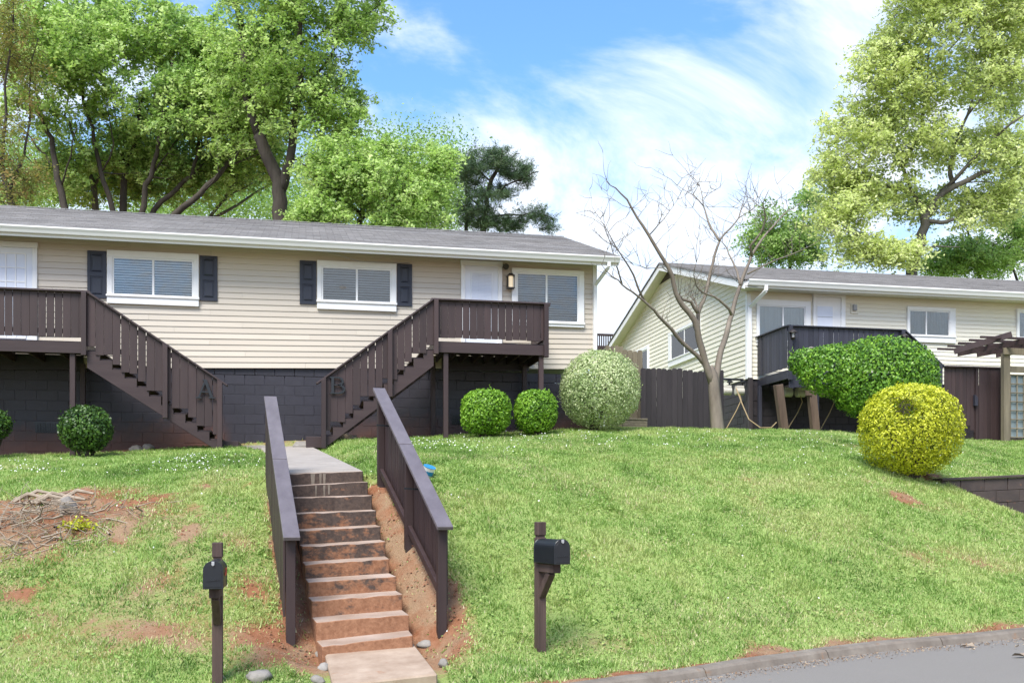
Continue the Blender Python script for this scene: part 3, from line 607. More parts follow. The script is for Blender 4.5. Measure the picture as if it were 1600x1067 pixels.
# roof, soffit, fascia, gutter
mb = MB(); RL1 = -11.0
roof_slope(mb, RL1, RX1, YE1 - .05, ZE1 + .0, YR1, ZR1, 36); roof_slope(mb, RL1, RX1, YB1, ZE1, YR1, ZR1, 6)
mb.add([(RL1, YE1, ZE1 - .06), (RX1, YE1, ZE1 - .06), (RX1, YR1, ZR1 - .06), (RL1, YR1, ZR1 - .06), (RX1, YB1, ZE1 - .06), (RL1, YB1, ZE1 - .06)], [(0, 1, 2, 3), (3, 2, 4, 5)])
roof1 = mb.build('roof', M['roof'], h1)
n = int((RX1 - RL1) / .30)
for k in range(n):
    x = RL1 + k * .30; MB().hexa([(x, YR1 - .14, ZR1 - .035), (x + .32, YR1 - .14, ZR1 - .035), (x + .32, YR1, ZR1 + .012), (x, YR1, ZR1 + .004), (x, YR1 - .14, ZR1 - .022), (x + .32, YR1 - .14, ZR1 - .016), (x + .32, YR1, ZR1 + .030), (x, YR1, ZR1 + .02)]).build('ridge_cap', M['roof'], roof1)
MB().box(RL1, RX1 - .02, YE1, YE1 + .03, ZE1 - .20, ZE1 - .015).build('fascia', M['gutter'], h1)
mb = MB(); mb.hexa([(RL1, YE1 + .03, ZE1 - .20), (RX1 - .05, YE1 + .03, ZE1 - .20), (RX1 - .05, YH + .02, ZS1 + .02), (RL1, YH + .02, ZS1 + .02), (RL1, YE1 + .03, ZE1 - .18), (RX1 - .05, YE1 + .03, ZE1 - .18), (RX1 - .05, YH + .02, ZS1 + .04), (RL1, YH + .02, ZS1 + .04)]); mb.build('soffit', M['soffit'], h1)
gutter(h1, M['gutter'], (RL1, YE1 - .003, ZE1 - .012), (RX1, YE1 - .003, ZE1 - .022))
# gable end trim
mb = MB(); mb.prism([(RX1, YE1, ZE1 - .19), (RX1, YE1, ZE1 - .02), (RX1, YR1, ZR1 - .02), (RX1, YB1, ZE1 - .02), (RX1, YB1, ZE1 - .19), (RX1, YR1, ZR1 - .2)], (-.03, 0, 0)); mb.build('rake_board', M['white'], h1)
mb = MB(); mb.prism([(H1R, YH, ZS1), (H1R, YB1 - .6, ZS1), (H1R, YR1, ZR1 - .1)], (-.05, 0, 0)); mb.build('gable_wall', M['siding'], h1)
def downspout(parent, mat, pts, w=.075, d=.055):
    mb = MB()
    for a_, b_ in zip(pts[:-1], pts[1:]):
        mb.beam(a_, b_, w, d, (0, -1, .001))
    return mb.build('downspout', mat, parent, bevel=.006)
xd = H1R - .035
downspout(h1, M['white'], [(xd + .14, YE1 - .05, ZE1 - .13), (xd + .14, YE1 - .05, ZE1 - .24), (xd, YH - .075, ZE1 - .52), (xd, YH - .075, 3.55)])
F1 = lambda u, d, z: np.array([u, YH - d, z])
def rect1(x0, y0, x1, y1):
    p, q = onY(x0, y0, YH), onY(x1, y1, YH); p2, q2 = onY(x1, y0, YH), onY(x0, y1, YH); return p[0], q[0]
def hwin(tl, tr_, br_, bl, split, mats, tr=(.09, .09, .09, .16), **k):
    a_, b_, c_, d_ = onY(*tl, YH), onY(*tr_, YH), onY(*br_, YH), onY(*bl, YH)
    return window_unit(h1, F1, (a_[0] + d_[0]) / 2, (b_[0] + c_[0]) / 2, (c_[2] + d_[2]) / 2, (a_[2] + b_[2]) / 2, split, mats, tr, **k)
hwin((168, 392), (311, 398), (311, 479.5), (168, 475), .5, (M['white'], M['glass'], M['blind']), (.10, .10, .13, .17))
w2 = hwin((495.5, 408.5), (619, 412.5), (619, 487), (495.5, 484.5), .5, (M['white'], M['glass'], M['blind_dark']), (.09, .10, .12, .17))
hwin((799, 419.5), (911.5, 424.5), (911.5, 513.5), (799, 508), .48, (M['white'], M['glass'], M['blind_dark']), (.10, .12, .09, .09))
p = onY(536, 449, YH - .05); mb = MB(); mb.tube([p + (0, -.003, 0), p + (0, -.006, 0)], .08, 14); s_ = mb.build('sticker', M['stone'], w2)
me_ = s_.data
for v in me_.vertices: v.co.z = (v.co.z - (p[2] - 3.0)) * .4 + (p[2] - 3.0)
def shutter(tl, br_):
    a_, b_ = onY(*tl, YH), onY(*br_, YH); x0, x1, z1, z0 = a_[0], b_[0], a_[2], b_[2]; w = x1 - x0; s = .055; zm = z0 + (z1 - z0) * .5
    mb = MB().box(x0, x1, YH - .028, YH - .005, z0, z1)
    for p, q, r_, t_ in ((x0, x0 + s, z0, z1), (x1 - s, x1, z0, z1), (x0 + s, x1 - s, z1 - s, z1), (x0 + s, x1 - s, z0, z0 + s), (x0 + s, x1 - s, zm - .035, zm + .035)): mb.box(p, q, YH - .045, YH - .028, r_, t_)
    for r_, t_ in ((z0 + s, zm - .035), (zm + .035, z1 - s)):
        p, q = x0 + s + .02, x1 - s - .02; r2, t2 = r_ + .02, t_ - .02; i_ = .03
        mb.add([(p, YH - .0285, r2), (q, YH - .0285, r2), (q, YH - .0285, t2), (p, YH - .0285, t2), (p + i_, YH - .043, r2 + i_), (q - i_, YH - .043, r2 + i_), (q - i_, YH - .043, t2 - i_), (p + i_, YH - .043, t2 - i_)], [(0, 1, 5, 4), (1, 2, 6, 5), (2, 3, 7, 6), (3, 0, 4, 7), (4, 5, 6, 7)])
    mb.build('shutter', M['shutter'], h1)
shutter((137, 392), (166.5, 467)); shutter((312.5, 400), (340, 471.5)); shutter((468.3, 407.5), (494, 476.5)); shutter((620.5, 412.5), (643.5, 479.5))
def door_unit(x0, x1, ztop, zbt, kind):
    mb = MB().box(x0, x0 + .09, YH - .06, YH, zbt, ztop).box(x1 - .09, x1, YH - .06, YH, zbt, ztop).box(x0 - .01, x1 + .01, YH - .066, YH, ztop, ztop + .11); d_ = mb.build('door', M['white'], h1, bevel=.005)
    a_, b_ = x0 + .09, x1 - .09; MB().box(a_, b_, YH - .03, YH - .004, zbt, ztop).build('door_panel', M['door'], d_)
    if kind == 'blind':
        p, q, zl, zh = a_ + .15, b_ - .15, zbt + .95, ztop - .16
        MB().box(p - .03, q + .03, YH - .042, YH - .03, zl - .03, zh + .03).build('lite_frame', M['door'], d_, bevel=.004)
        mb = MB(); n = 26
        for k in range(n): z = zl + (k + .5) * (zh - zl) / n; mb.hexa([(p, YH - .050, z - .013), (q, YH - .050, z - .013), (q, YH - .043, z - .014), (p, YH - .043, z - .014), (p, YH - .046, z + .014), (q, YH - .046, z + .014), (q, YH - .043, z + .015), (p, YH - .043, z + .015)])
        for s in (.33, .67): mb.box(p + (q - p) * s - .004, p + (q - p) * s + .004, YH - .053, YH - .050, zl, zh)
        mb.build('blind', M['doorlite'], d_)
    else:
        p, q, zl, zh = a_ + .11, b_ - .13, zbt + .25, ztop - .12
        nx, nz = 4, 6
        for i in range(nx):
            for j in range(nz):
                u0, u1 = p + (q - p) * i / nx + .013, p + (q - p) * (i + 1) / nx - .013; v0, v1 = zl + (zh - zl) * j / nz + .013, zl + (zh - zl) * (j + 1) / nz - .013
                MB().box(u0, u1, YH - .0345, YH - .031, v0, v1).build('pane', M['doorlite'], d_)
        mb = MB()
        for i in range(nx + 1): u = p + (q - p) * i / nx; mb.box(u - .012, u + .012, YH - .044, YH - .030, zl, zh)
        for j in range(nz + 1): v = zl + (zh - zl) * j / nz; mb.box(p, q, YH - .0425, YH - .030, v - .012, v + .012)
        mb.build('muntin', M['white'], d_)
    MB().tube([(b_ - .06, YH - .03, zbt + .95), (b_ - .06, YH - .085, zbt + .95), (b_ - .06, YH - .1, zbt + .95)], [.015, .03, .02], 8).build('door_knob', M['greymetal'], d_)
DZA, DZB = onY(60, 531, 20.4)[2], onY(770, 535.5, 20.4)[2]
a_ = onY(59, 389, YH); door_unit(a_[0] - 1.15, a_[0], a_[2], DZA + .02, 'panes')
a_, b_ = onY(720, 415, YH), onY(784, 418, YH); door_unit(a_[0], b_[0], (a_[2] + b_[2]) / 2, DZB + .02, 'blind')
# lantern and floodlight on the wall
c = onY(796, 442, YH); lp = thing('wall_lantern', 'small lit black lantern between the white door and wide window', 'lantern', (c[0], YH, c[2]))
c = c * 1.0; c[1] = YH - .13
mb = MB().box(c[0] - .05, c[0] + .05, YH - .03, YH - .004, c[2] - .13, c[2] + .13).beam((c[0], YH - .03, c[2] + .10), (c[0], c[1], c[2] + .16), .025, .025); mb.build('back_plate', M['bronze'], lp)
mb = MB(); mb.add([(c[0] + sx * .085, c[1] + sy * .085, c[2] + .12) for sx, sy in ((-1, -1), (1, -1), (1, 1), (-1, 1))] + [(c[0] + sx * .03, c[1] + sy * .03, c[2] + .18) for sx, sy in ((-1, -1), (1, -1), (1, 1), (-1, 1))], [(3, 2, 1, 0), (4, 5, 6, 7), (0, 1, 5, 4), (1, 2, 6, 5), (2, 3, 7, 6), (3, 0, 4, 7)]); mb.build('cap', M['bronze'], lp)
mb = MB().box(c[0] - .08, c[0] + .08, c[1] - .08, c[1] + .08, c[2] - .155, c[2] - .135)
for sx in (-1, 1):
    for sy in (-1, 1): mb.box(c[0] + sx * .068 - .008, c[0] + sx * .068 + .008, c[1] + sy * .068 - .008, c[1] + sy * .068 + .008, c[2] - .135, c[2] + .12)
mb.build('cage', M['bronze'], lp); mb = MB().tube([c + (0, 0, -.13), c + (0, 0, .11)], [.05, .05], 10); mb.build('lamp_glass', M['glow'], lp)
c = onY(787, 416, YH); fl_ = thing('floodlight', 'tiny black floodlight above the corner of the white door', 'light', (c[0], YH, c[2]))
MB().box(c[0] - .04, c[0] + .04, YH - .03, YH - .004, c[2] - .04, c[2] + .04).build('base', M['bronze'], fl_); MB().tube([(c[0], YH - .03, c[2]), (c[0] + .01, YH - .1, c[2] - .02), (c[0] + .02, YH - .17, c[2] - .05)], [.03, .05, .07], 10).build('lamp_head', M['bronze'], fl_)
# service wire under the eave
p = [onY(455, 384, YH - .3), onY(520, 396, YH - .35), onY(563, 409, YH - .25), onY(640, 411, YH - .02)]
tag(MB().tube(p, .007, 5).build('cable', M['greymetal'], at=p[0]), 'thin slack cable strung under the eave above the middle window', 'cable')

# --- porch decks with stairs
YD = 20.4
def letter_A(c, s):
    mb = MB(); x, y, z = c; h = s; t_ = .02; P = lambda a, b: (x + a * s, y, z + b * s)
    mb.beam(P(-.36, 0), P(.0, 1), .032, .03, (0, 1, 0)); mb.beam(P(.36, 0), P(.0, 1), .058, .032, (0, 1, 0)); mb.beam(P(-.22, .34), P(.22, .34), .026, .026, (0, 1, 0))
    mb.beam(P(-.52, .02), P(-.2, .02), .026, .028, (0, 1, 0)); mb.beam(P(.18, .02), P(.54, .02), .026, .029, (0, 1, 0)); mb.beam(P(-.14, 1.0), P(.06, 1.0), .03, .027, (0, 1, 0)); return mb
def letter_B(c, s):
    mb = MB(); x, y, z = c; P = lambda a, b: np.array((x + a * s, y, z + b * s))
    mb.beam(P(-.28, 0), P(-.28, 1), .056, .03, (0, 1, 0))
    for b in (0.02, .98): mb.beam(P(-.45, b), P(.06, b), .028, .027, (0, 1, 0))
    mb.beam(P(-.28, .53), P(.04, .53), .026, .026, (0, 1, 0))
    for zc, r_, xr in ((.755, .225, .30), (.275, .255, .40)):
        pts = [P(.03 + xr * math.cos(a) * .95, zc + r_ * math.sin(a)) for a in np.linspace(-math.pi / 2, math.pi / 2, 9)]
        for q, w in zip(zip(pts[:-1], pts[1:]), (.03, .04, .05, .056, .056, .05, .04, .03)): mb.beam(q[0] - (q[1] - q[0]) * .12, q[1] + (q[1] - q[0]) * .12, w, .028, (0, 1, 0))
    return mb
def deck(name, label, x0, x1, zf, ztop, sgn, xs_end, zcap_end, zg, ps, letter, YF=YD, YW=YH, mats=('brown', 'brown_h'), nstep=11, mid_u=.58, sw=1.15, open_end=True):
    """deck x0..x1 at floor zf, railing cap at ztop; stair runs from the x1 (sgn=+1) or x0 (sgn=-1) side to xs_end"""
    B, Hm = M[mats[0]], M[mats[1]]
    th = thing(name, label, 'porch deck', ((x0 + x1) / 2, YF, zg), 'porch decks with stairs')
    # floor
    nbd = int((YW - YF - .05) / .14)
    for k in range(nbd):
        y = YF + .03 + k * .14; MB().box(x0, x1, y, y + .134, zf - .035, zf).build('floor_board', Hm, th, bevel=.003)
    MB().box(x0 - .004, x1 + .004, YF - .045, YF - .002, zf - .235, zf - .03).build('beam', Hm, th, bevel=.004)
    for xx in (x0 + .02, x1 - .02): MB().box(xx - .02, xx + .02, YF, YW - .03, zf - .232, zf - .037).build('side_beam', Hm, th, bevel=.004)
    mb = MB()
    for k in range(1, 9): xx = x0 + (x1 - x0) * k / 9; mb.box(xx - .02, xx + .02, YF + .004, YW - .03, zf - .2, zf - .038)
    tag(mb.build('joist', B, th))
    for xx, yy in ps: MB().box(xx - .048, xx + .048, yy, yy + .092, g1(xx, yy) - .2, zf - .233).build('post', B, th, bevel=.005)
    # rail: rails behind, pickets, cap, newels
    top = ztop - .035
    def run(pa, pb, face, nm='picket', zb=.06):
        pa, pb = np.array(pa, float), np.array(pb, float); Ld = np.linalg.norm(pb - pa); n = max(1, round(Ld / .145)); e_ = (pb - pa) / Ld; f_ = np.array(face)
        for k in range(n):
            c_ = pa + e_ * Ld * (k + .5) / n; w = Ld / n - (.012 if RNG.random() < .4 else .003); j = f_ * RNG.normal(0, .002)
            q = [c_ - e_ * w / 2 + j, c_ + e_ * w / 2 + j, c_ + e_ * w / 2 + f_ * .02 + j, c_ - e_ * w / 2 + f_ * .02 + j]; dz = RNG.normal(0, .004)
            MB().hexa([(*v, zf + zb + dz) for v in q] + [(*v, top) for v in q]).build(nm, B, th, bevel=.003)
        for zz in (zf + zb + .12, top - .06):
            MB().hexa([(*v, z_) for z_ in (zz - .045, zz + .045) for v in (pa - f_ * .004, pb - f_ * .004, pb - f_ * .042, pa - f_ * .042)]).build('rail', Hm, th)
    run((x0, YF - .02), (x1, YF - .02), (0, -1))
    xend = x0 if sgn > 0 else x1
    if open_end: run((xend, YF - .02), (xend, YW - .05), (-sgn, 0))
    MB().box(x0 - .05, x1 + .05, YF - .11, YF + .05, ztop - .034, ztop).build('cap_board', M['cap'] if mats[0] == 'brown' else Hm, th, bevel=.004)
    if open_end: MB().box(xend - .08, xend + .08, YF + .053, YW - .03, ztop - .034, ztop).build('cap_board', M['cap'] if mats[0] == 'brown' else Hm, th, bevel=.004)
    for xx in (x0 + .045, x1 - .045):
        MB().box(xx - .046, xx + .046, YF - .145, YF - .052, zf - .28, top).build('newel', B, th, bevel=.005)
    # stair
    xa = x1 if sgn > 0 else x0; run_ = abs(xs_end - xa); dx = sgn * run_ / nstep; dz = (zf - zg) / (nstep + 1)
    for yy in (YF - .045, YF + sw):
        poly = [(xa, yy, zf - .035)]
        for k in range(nstep):
            zk = zf - dz * (k + 1); poly += [(xa + dx * k, yy, zk - .03), (xa + dx * (k + 1), yy, zk - .03)]
        zl = zf - dz * (nstep + 1); poly += [(xa + dx * nstep, yy, zl - .03), (xa + dx * (nstep - .55), yy, zl - .03)]
        poly += [(xa, yy, zf - .035 - dz - .30)]
        MB().prism(poly, (0, .042, 0)).build('stringer', Hm, th, bevel=0)
    for k in range(nstep):
        zk = zf - dz * (k + 1); xk = xa + dx * k; x_0, x_1 = sorted((xk - sgn * .012, xk + dx + sgn * .03))
        MB().box(x_0, x_1, YF - .002, YF + sw + .02, zk - .029, zk + .004).build('tread', Hm, th, bevel=.004)
    def zr(x): return (ztop) + (zcap_end - ztop) * (x - xa) / (xs_end + sgn * .12 - xa)
    n = round(run_ / .150); wv = run_ / n
    for k in range(n):
        x_0, x_1 = xa + sgn * wv * k, xa + sgn * wv * (k + 1); g_ = .013 if RNG.random() < .45 else .003; x_1 -= sgn * g_; xm = (x_0 + x_1) / 2
        ks = min(nstep, int(abs(xm - xa) / abs(dx))); zlo = zf - dz * (ks + 1) + .075 + RNG.normal(0, .008)
        p = [(x_0, zlo), (x_1, zlo), (x_1, zr(x_1) - .04), (x_0, zr(x_0) - .04)]; y_ = YF - .072 + RNG.normal(0, .002)
        MB().prism([(a, y_, c) for a, c in p], (0, .02, 0)).build('picket', B, th, bevel=.003)
    sl = np.array([xs_end + sgn * .12 - xa, 0, zcap_end - ztop]); MB().beam((xa + sgn * .02, YF - .06, zr(xa + sgn * .02) - .018), (xs_end + sgn * .12, YF - .06, zcap_end - .018), .15, .034, (0, 0, 1)).build('cap_board', M['cap'] if mats[0] == 'brown' else Hm, th, bevel=.004)
    for off in (.15, .72):
        MB().beam((xa, YF - .03, zr(xa) - off), (xs_end, YF - .03, zr(xs_end) - off), .035, .085).build('rail', Hm, th)
    for u in (mid_u, 1.0):
        xx = xa + sgn * run_ * u + (0 if u < 1 else -sgn * .02); zlo = (zf - dz * (nstep * u + 1) - .22) if u < 1 else zg - .1
        MB().prism([(xx - .046, YF - .165, zlo), (xx + .046, YF - .165, zlo), (xx + .046, YF - .165, zr(xx + .046) - .038), (xx - .046, YF - .165, zr(xx - .046) - .038)], (0, .092, 0)).build('newel', B, th, bevel=.005)
    # lowest step, running past the newel
    xl = xa + dx * nstep; x_0, x_1 = sorted((xl, xl + sgn * .32)); MB().box(x_0, x_1, YF + .1, YF + sw, zg - .08, zg + dz - .03).build('bottom_step', Hm, th, bevel=.01)
    if letter:
        c, s, fn = letter; fn(c, s).build('letter', M['metal'], th, bevel=.003)
    return th
xa1 = XY(137, YD)
lt = onY(321, 622, YD - .11); lt[1] = YD - .115
zA = onY(340, 699, YD)[2]
deck('porch_deck', 'left porch deck of brown boards with a stair marked A', -9.0, xa1, DZA, onY(60, 452.5, YD)[2], 1, XY(346, YD), onY(357, 602, YD)[2], zA, [(XY(113, YD), YD), (XY(113, YD) - 3.1, YD), (XY(128, YH - .3), YH - .25)], (lt, .34, letter_A))
xb0, xb1 = XY(677, YD), XY(855, YD); zB = onY(505, 693, YD)[2]
lt = onY(527, 615, YD - .11); lt[1] = YD - .115
deck('porch_deck', 'right porch deck of brown boards with a stair marked B', xb0, xb1, DZB, onY(768, 471, YD)[2], -1, XY(504, YD), onY(491, 599, YD)[2], zB, [(XY(697, YD), YD), (XY(846, YD), YD), (XY(820, YH - .25), YH - .25), (XY(677, YH - .25), YH - .25)], (lt, .32, letter_B), mid_u=.40)

# --- second house (cream), beyond the gap
Y2 = 27.0
cn = onY(1168, 592, Y2); XG = cn[0]; ZB2 = cn[2]; X2R = 27.0
YE2 = Y2 - .6; ZE2 = 8.02; XR2 = XG - .38
YR2 = onX(1030, 413, XR2)[1]; ZR2 = onX(1030, 411, XR2)[2]; YB2 = 2 * YR2 - YE2
ZS2 = 7.86
h2 = thing('house', 'cream sided house with a gable end and dark deck on the right', 'house', (XG + 3, Y2, ZB2 - 1.4), 'houses on the slope')
wall2 = MB().box(XG + .03, X2R, Y2 + .03, YB2 - .6, ZB2 - .02, ZS2).build('wall', M['siding2'], h2)
nc2 = 21; hc = (ZS2 - ZB2) / nc2
for k in range(nc2):
    z0, z1 = ZB2 + k * hc, ZB2 + (k + 1) * hc
    MB().prism([(XG + .03, Y2 + .03, z0), (XG + .03, Y2 - .018, z0), (XG + .03, Y2 - .015, z0 + .02), (XG + .03, Y2 - .001, z1 + .004), (XG + .03, Y2 + .03, z1 + .004)], (X2R - XG, 0, 0)).build('siding_board', M['siding2'], wall2)
gw = None
zrk = lambda y: ZE2 + (ZR2 - ZE2) * (1 - abs(y - YR2) / (YR2 - YE2)) - .10
for k in range(60):
    z0, z1 = ZB2 + k * hc * 1.18, ZB2 + (k + 1) * hc * 1.18
    if z0 > ZR2 - .25: break
    lim = (YR2 - YE2) * (1 - (max(z0 + .04, ZE2 - .1) + .10 - ZE2) / (ZR2 - ZE2)); ya, yb = max(Y2 + .04, YR2 - lim), min(YB2 - .62, YR2 + lim)
    if gw is None: gw = MB().prism([(XG + .03, Y2 + .04, ZB2), (XG + .03, YB2 - .62, ZB2), (XG + .03, YB2 - .62, zrk(YB2 - .6)), (XG + .03, YR2, ZR2 - .12), (XG + .03, Y2 + .04, zrk(Y2))], (.04, 0, 0)).build('gable_wall', M['siding2'], h2)
    MB().prism([(XG + .03, ya, z0), (XG - .02, ya, z0), (XG - .017, ya, z0 + .02), (XG, ya, z1 + .004), (XG + .03, ya, z1 + .004)], (0, yb - ya, 0)).build('siding_board', M['siding2'], gw)
MB().box(XG - .03, XG + .09, Y2 - .032, Y2 + .08, ZB2, ZS2 - .1).build('corner_board', M['white'], h2, bevel=.004)
fnd2 = MB().box(XG + .02, X2R, Y2 + .03, YB2 - .7, 2.6, ZB2 - .005).build('foundation', M['cmu2'], h2); msh = None
for face in (0, 1):
    for c_ in range(9):
        z0 = ZB2 - .205 * (c_ + 1)
        for k in range(24 if face == 0 else 16):
            u = k * .405 + (.2 if c_ % 2 else 0)
            if msh is None:
                ob = MB().box(0, .397, 0, .06, 0, .197).build('concrete_block', M['cmu2'], None, bevel=.006); msh = ob
            else: ob = msh.copy(); COL.objects.link(ob)
            ob.parent = fnd2
            if face == 0: ob.location = Vector((XG + .1 + u, Y2 + .02 + RNG.normal(0, .0015), z0)) - h2.location
            else: ob.rotation_euler = (0, 0, -math.pi / 2); ob.location = Vector((XG + .01 + RNG.normal(0, .0015), Y2 + .5 + u, z0)) - h2.location
mb = MB()
roof_slope(mb, XR2 - .03, X2R + .6, YE2 - .05, ZE2, YR2, ZR2, 50); roof_slope(mb, XR2 - .03, X2R + .6, YB2, ZE2, YR2, ZR2, 8)
mb.add([(XR2, YE2, ZE2 - .05), (X2R, YE2, ZE2 - .05), (X2R, YR2, ZR2 - .05), (XR2, YR2, ZR2 - .05), (X2R, YB2, ZE2 - .05), (XR2, YB2, ZE2 - .05)], [(0, 1, 2, 3), (3, 2, 4, 5)])
mb.add([(XR2 - .03, YE2 - .05, ZE2), (XR2 - .03, YR2, ZR2), (XR2 - .03, YB2, ZE2), (XR2 - .03, YE2 - .05, ZE2 - .05), (XR2 - .03, YR2, ZR2 - .05), (XR2 - .03, YB2, ZE2 - .05)], [(0, 1, 4, 3), (1, 2, 5, 4)])
roof2 = mb.build('roof', M['roof'], h2)
for k in range(int((X2R - XR2) / .3)):
    x = XR2 + k * .30; MB().hexa([(x, YR2 - .14, ZR2 - .035), (x + .32, YR2 - .14, ZR2 - .035), (x + .32, YR2, ZR2 + .012), (x, YR2, ZR2 + .004), (x, YR2 - .14, ZR2 - .022), (x + .32, YR2 - .14, ZR2 - .016), (x + .32, YR2, ZR2 + .030), (x, YR2, ZR2 + .02)]).build('ridge_cap', M['roof'], roof2)
for y0, y1 in ((YE2, YR2 - .002), (YR2 + .002, YB2)):
    za, zc = (ZE2, ZR2) if y1 < YR2 + .001 else (ZR2, ZE2)
    MB().prism([(XR2, y0, za - .26), (XR2, y0, za - .055), (XR2, y1, zc - .055), (XR2, y1, zc - .26)], (.035, 0, 0)).build('rake_board', M['white'], h2, bevel=.004)
    MB().hexa([(XR2 + .036, y0, za - .20), (XG + .02, y0, za - .20), (XG + .02, y1, zc - .20), (XR2 + .036, y1, zc - .20), (XR2 + .036, y0, za - .18), (XG + .02, y0, za - .18), (XG + .02, y1, zc - .18), (XR2 + .036, y1, zc - .18)]).build('rake_soffit', M['soffit'], h2)
mb = MB().prism([(XG - .025, YR2 - 1.0, ZR2 - .52), (XG - .025, YR2 + 1.0, ZR2 - .52), (XG - .025, YR2, ZR2 - .2)], (.02, 0, 0)); mb.build('gable_vent', M['brown'], h2)
MB().box(XR2 + .04, X2R, YE2, YE2 + .03, ZE2 - .22, ZE2 - .02).build('fascia', M['gutter'], h2)
MB().hexa([(XR2 + .04, YE2 + .03, ZE2 - .22), (X2R, YE2 + .03, ZE2 - .22), (X2R, Y2 + .02, ZS2 - .02), (XR2 + .04, Y2 + .02, ZS2 - .02), (XR2 + .04, YE2 + .03, ZE2 - .20), (X2R, YE2 + .03, ZE2 - .20), (X2R, Y2 + .02, ZS2), (XR2 + .04, Y2 + .02, ZS2)]).build('soffit', M['soffit'], h2)
gutter(h2, M['gutter'], (XR2 + .1, YE2 - .003, ZE2 - .01), (X2R, YE2 - .003, ZE2 - .02), .15, .13)
xd = XG + .03; zc_ = ZB2 + .02
downspout(h2, M['white'], [(xd + .22, YE2 - .05, ZE2 - .15), (xd + .22, YE2 - .05, ZE2 - .30), (xd, Y2 - .08, ZE2 - .65), (xd, Y2 - .08, zc_)], .10, .07)
o_ = downspout(h2, M['fence_dark'], [(xd + .02, Y2 - .085, zc_ - .003), (xd + .02, Y2 - .085, 3.8)], .12, .09); o_['label'] = 'dark lower length of the downspout'
F2 = lambda u, d, z: np.array([u, Y2 - d, z])
def win2(x0, y0, x1, y1, split, bm_, tr=(.07, .10, .10, .17), **k):
    a_, b_ = onY(x0, y0, Y2), onY(x1, y1, Y2); return window_unit(h2, F2, a_[0], b_[0], b_[2], a_[2], split, (M['white'], M['glass'], bm_), tr, slats=False, **k)
win2(1181, 468, 1265, 543, .52, M['curtain'], (.06, .16, .16, .12))
win2(1416, 479, 1491, 537, .42, M['curtain_grey'], (.06, .19, .10, .19))
win2(1587, 483, 1660, 541, .42, M['curtain_grey'], (.06, .19, .08, .19))
# door of the second house
a_, b_ = onY(1269, 464, Y2), onY(1319, 590, Y2); x0, x1, zt = a_[0], b_[0], a_[2]; DZ2 = onY(1230, 578, 25.16)[2]
mb = MB().box(x0, x0 + .07, Y2 - .08, Y2, DZ2, zt).box(x1 - .13, x1, Y2 - .08, Y2, DZ2, zt).box(x0 - .01, x1 + .01, Y2 - .084, Y2, zt, zt + .1); d2 = mb.build('door', M['white'], h2, bevel=.005)
MB().box(x0 + .07, x1 - .13, Y2 - .04, Y2 - .005, DZ2, zt).build('door_panel', M['white'], d2)
p, q = onY(1276, 479, Y2), onY(1299.5, 530, Y2); MB().box(p[0] - .03, q[0] + .03, Y2 - .05, Y2 - .04, p[2] - 1.3, p[2] + .03).build('lite_frame', M['white'], d2, bevel=.003); MB().box(p[0], q[0], Y2 - .056, Y2 - .051, p[2] - 1.26, p[2]).build('pane', M['doorlite'], d2)
mb = MB()
for z in (.30, .60, .9): mb.box(p[0], q[0], Y2 - .060, Y2 - .056, p[2] - z - .008, p[2] - z + .008)
mb.build('muntin', M['greymetal'], d2)
c = onY(1333, 482, Y2); lf = thing('porch_light', 'square cream porch light box on the cream siding right of the door', 'light', (c[0], Y2, c[2]))
MB().box(c[0] - .09, c[0] + .14, Y2 - .04, Y2 - .017, c[2] - .16, c[2] + .13).build('base', M['siding2'], lf, bevel=.006); MB().box(c[0] - .05, c[0] + .07, Y2 - .12, Y2 - .04, c[2] - .08, c[2] + .1).build('lamp_head', M['greymetal'], lf, bevel=.015)
# gable windows (plane X = XG)
FG = lambda u, d, z: np.array([XG - d, -u, z])
a_, b_ = onX(1047, 518, XG), onX(1092, 560, XG)
zt, zb = onX(1047, 521, XG)[2], onX(1047, 574.5, XG)[2]
window_unit(h2, FG, -a_[1], -onX(1096, 520, XG)[1], zb, zt, .5, (M['white'], M['glass'], M['curtain_grey']), (.24, .10, .10, .22), slats=False)
a_ = onX(976, 556, XG); b_ = onX(1015, 540, XG); window_unit(h2, FG, -a_[1], -b_[1], onX(1012, 615, XG)[2], onX(1012, 541, XG)[2], .5, (M['white'], M['glass'], M['curtain_grey']), (.08, .08, .12, .10), slats=False)

# deck of the second house
YC = 25.16
xc0, xc1 = XY(1230, YC), XY(1410, YC); zcap = onY(1230, 508.5, YC)[2]
zg2 = onY(1490, 690, YC)[2]
dk = deck('porch_deck', 'black stained deck with a boarded rail on the cream house', xc0, xc1, DZ2, zcap, 1, XY(1466, YC), onY(1472, 573, YC)[2], onY(1466, 628, YC)[2], [(XY(1187, Y2 - .2), Y2 - .25), (xc0 + .9, YC + .05), (xc1 - .1, YC)], None, YF=YC, YW=Y2, mats=('indigo', 'indigo'), nstep=5, mid_u=2.0, sw=1.3)
# skirt boards under the deck front
for k in range(14):
    x = xc0 + .02 + k * .145; MB().box(x, x + .14, YC - .068, YC - .048, DZ2 - .47 + RNG.normal(0, .012), DZ2 - .24).build('skirt_board', M['indigo'], dk, bevel=.003)
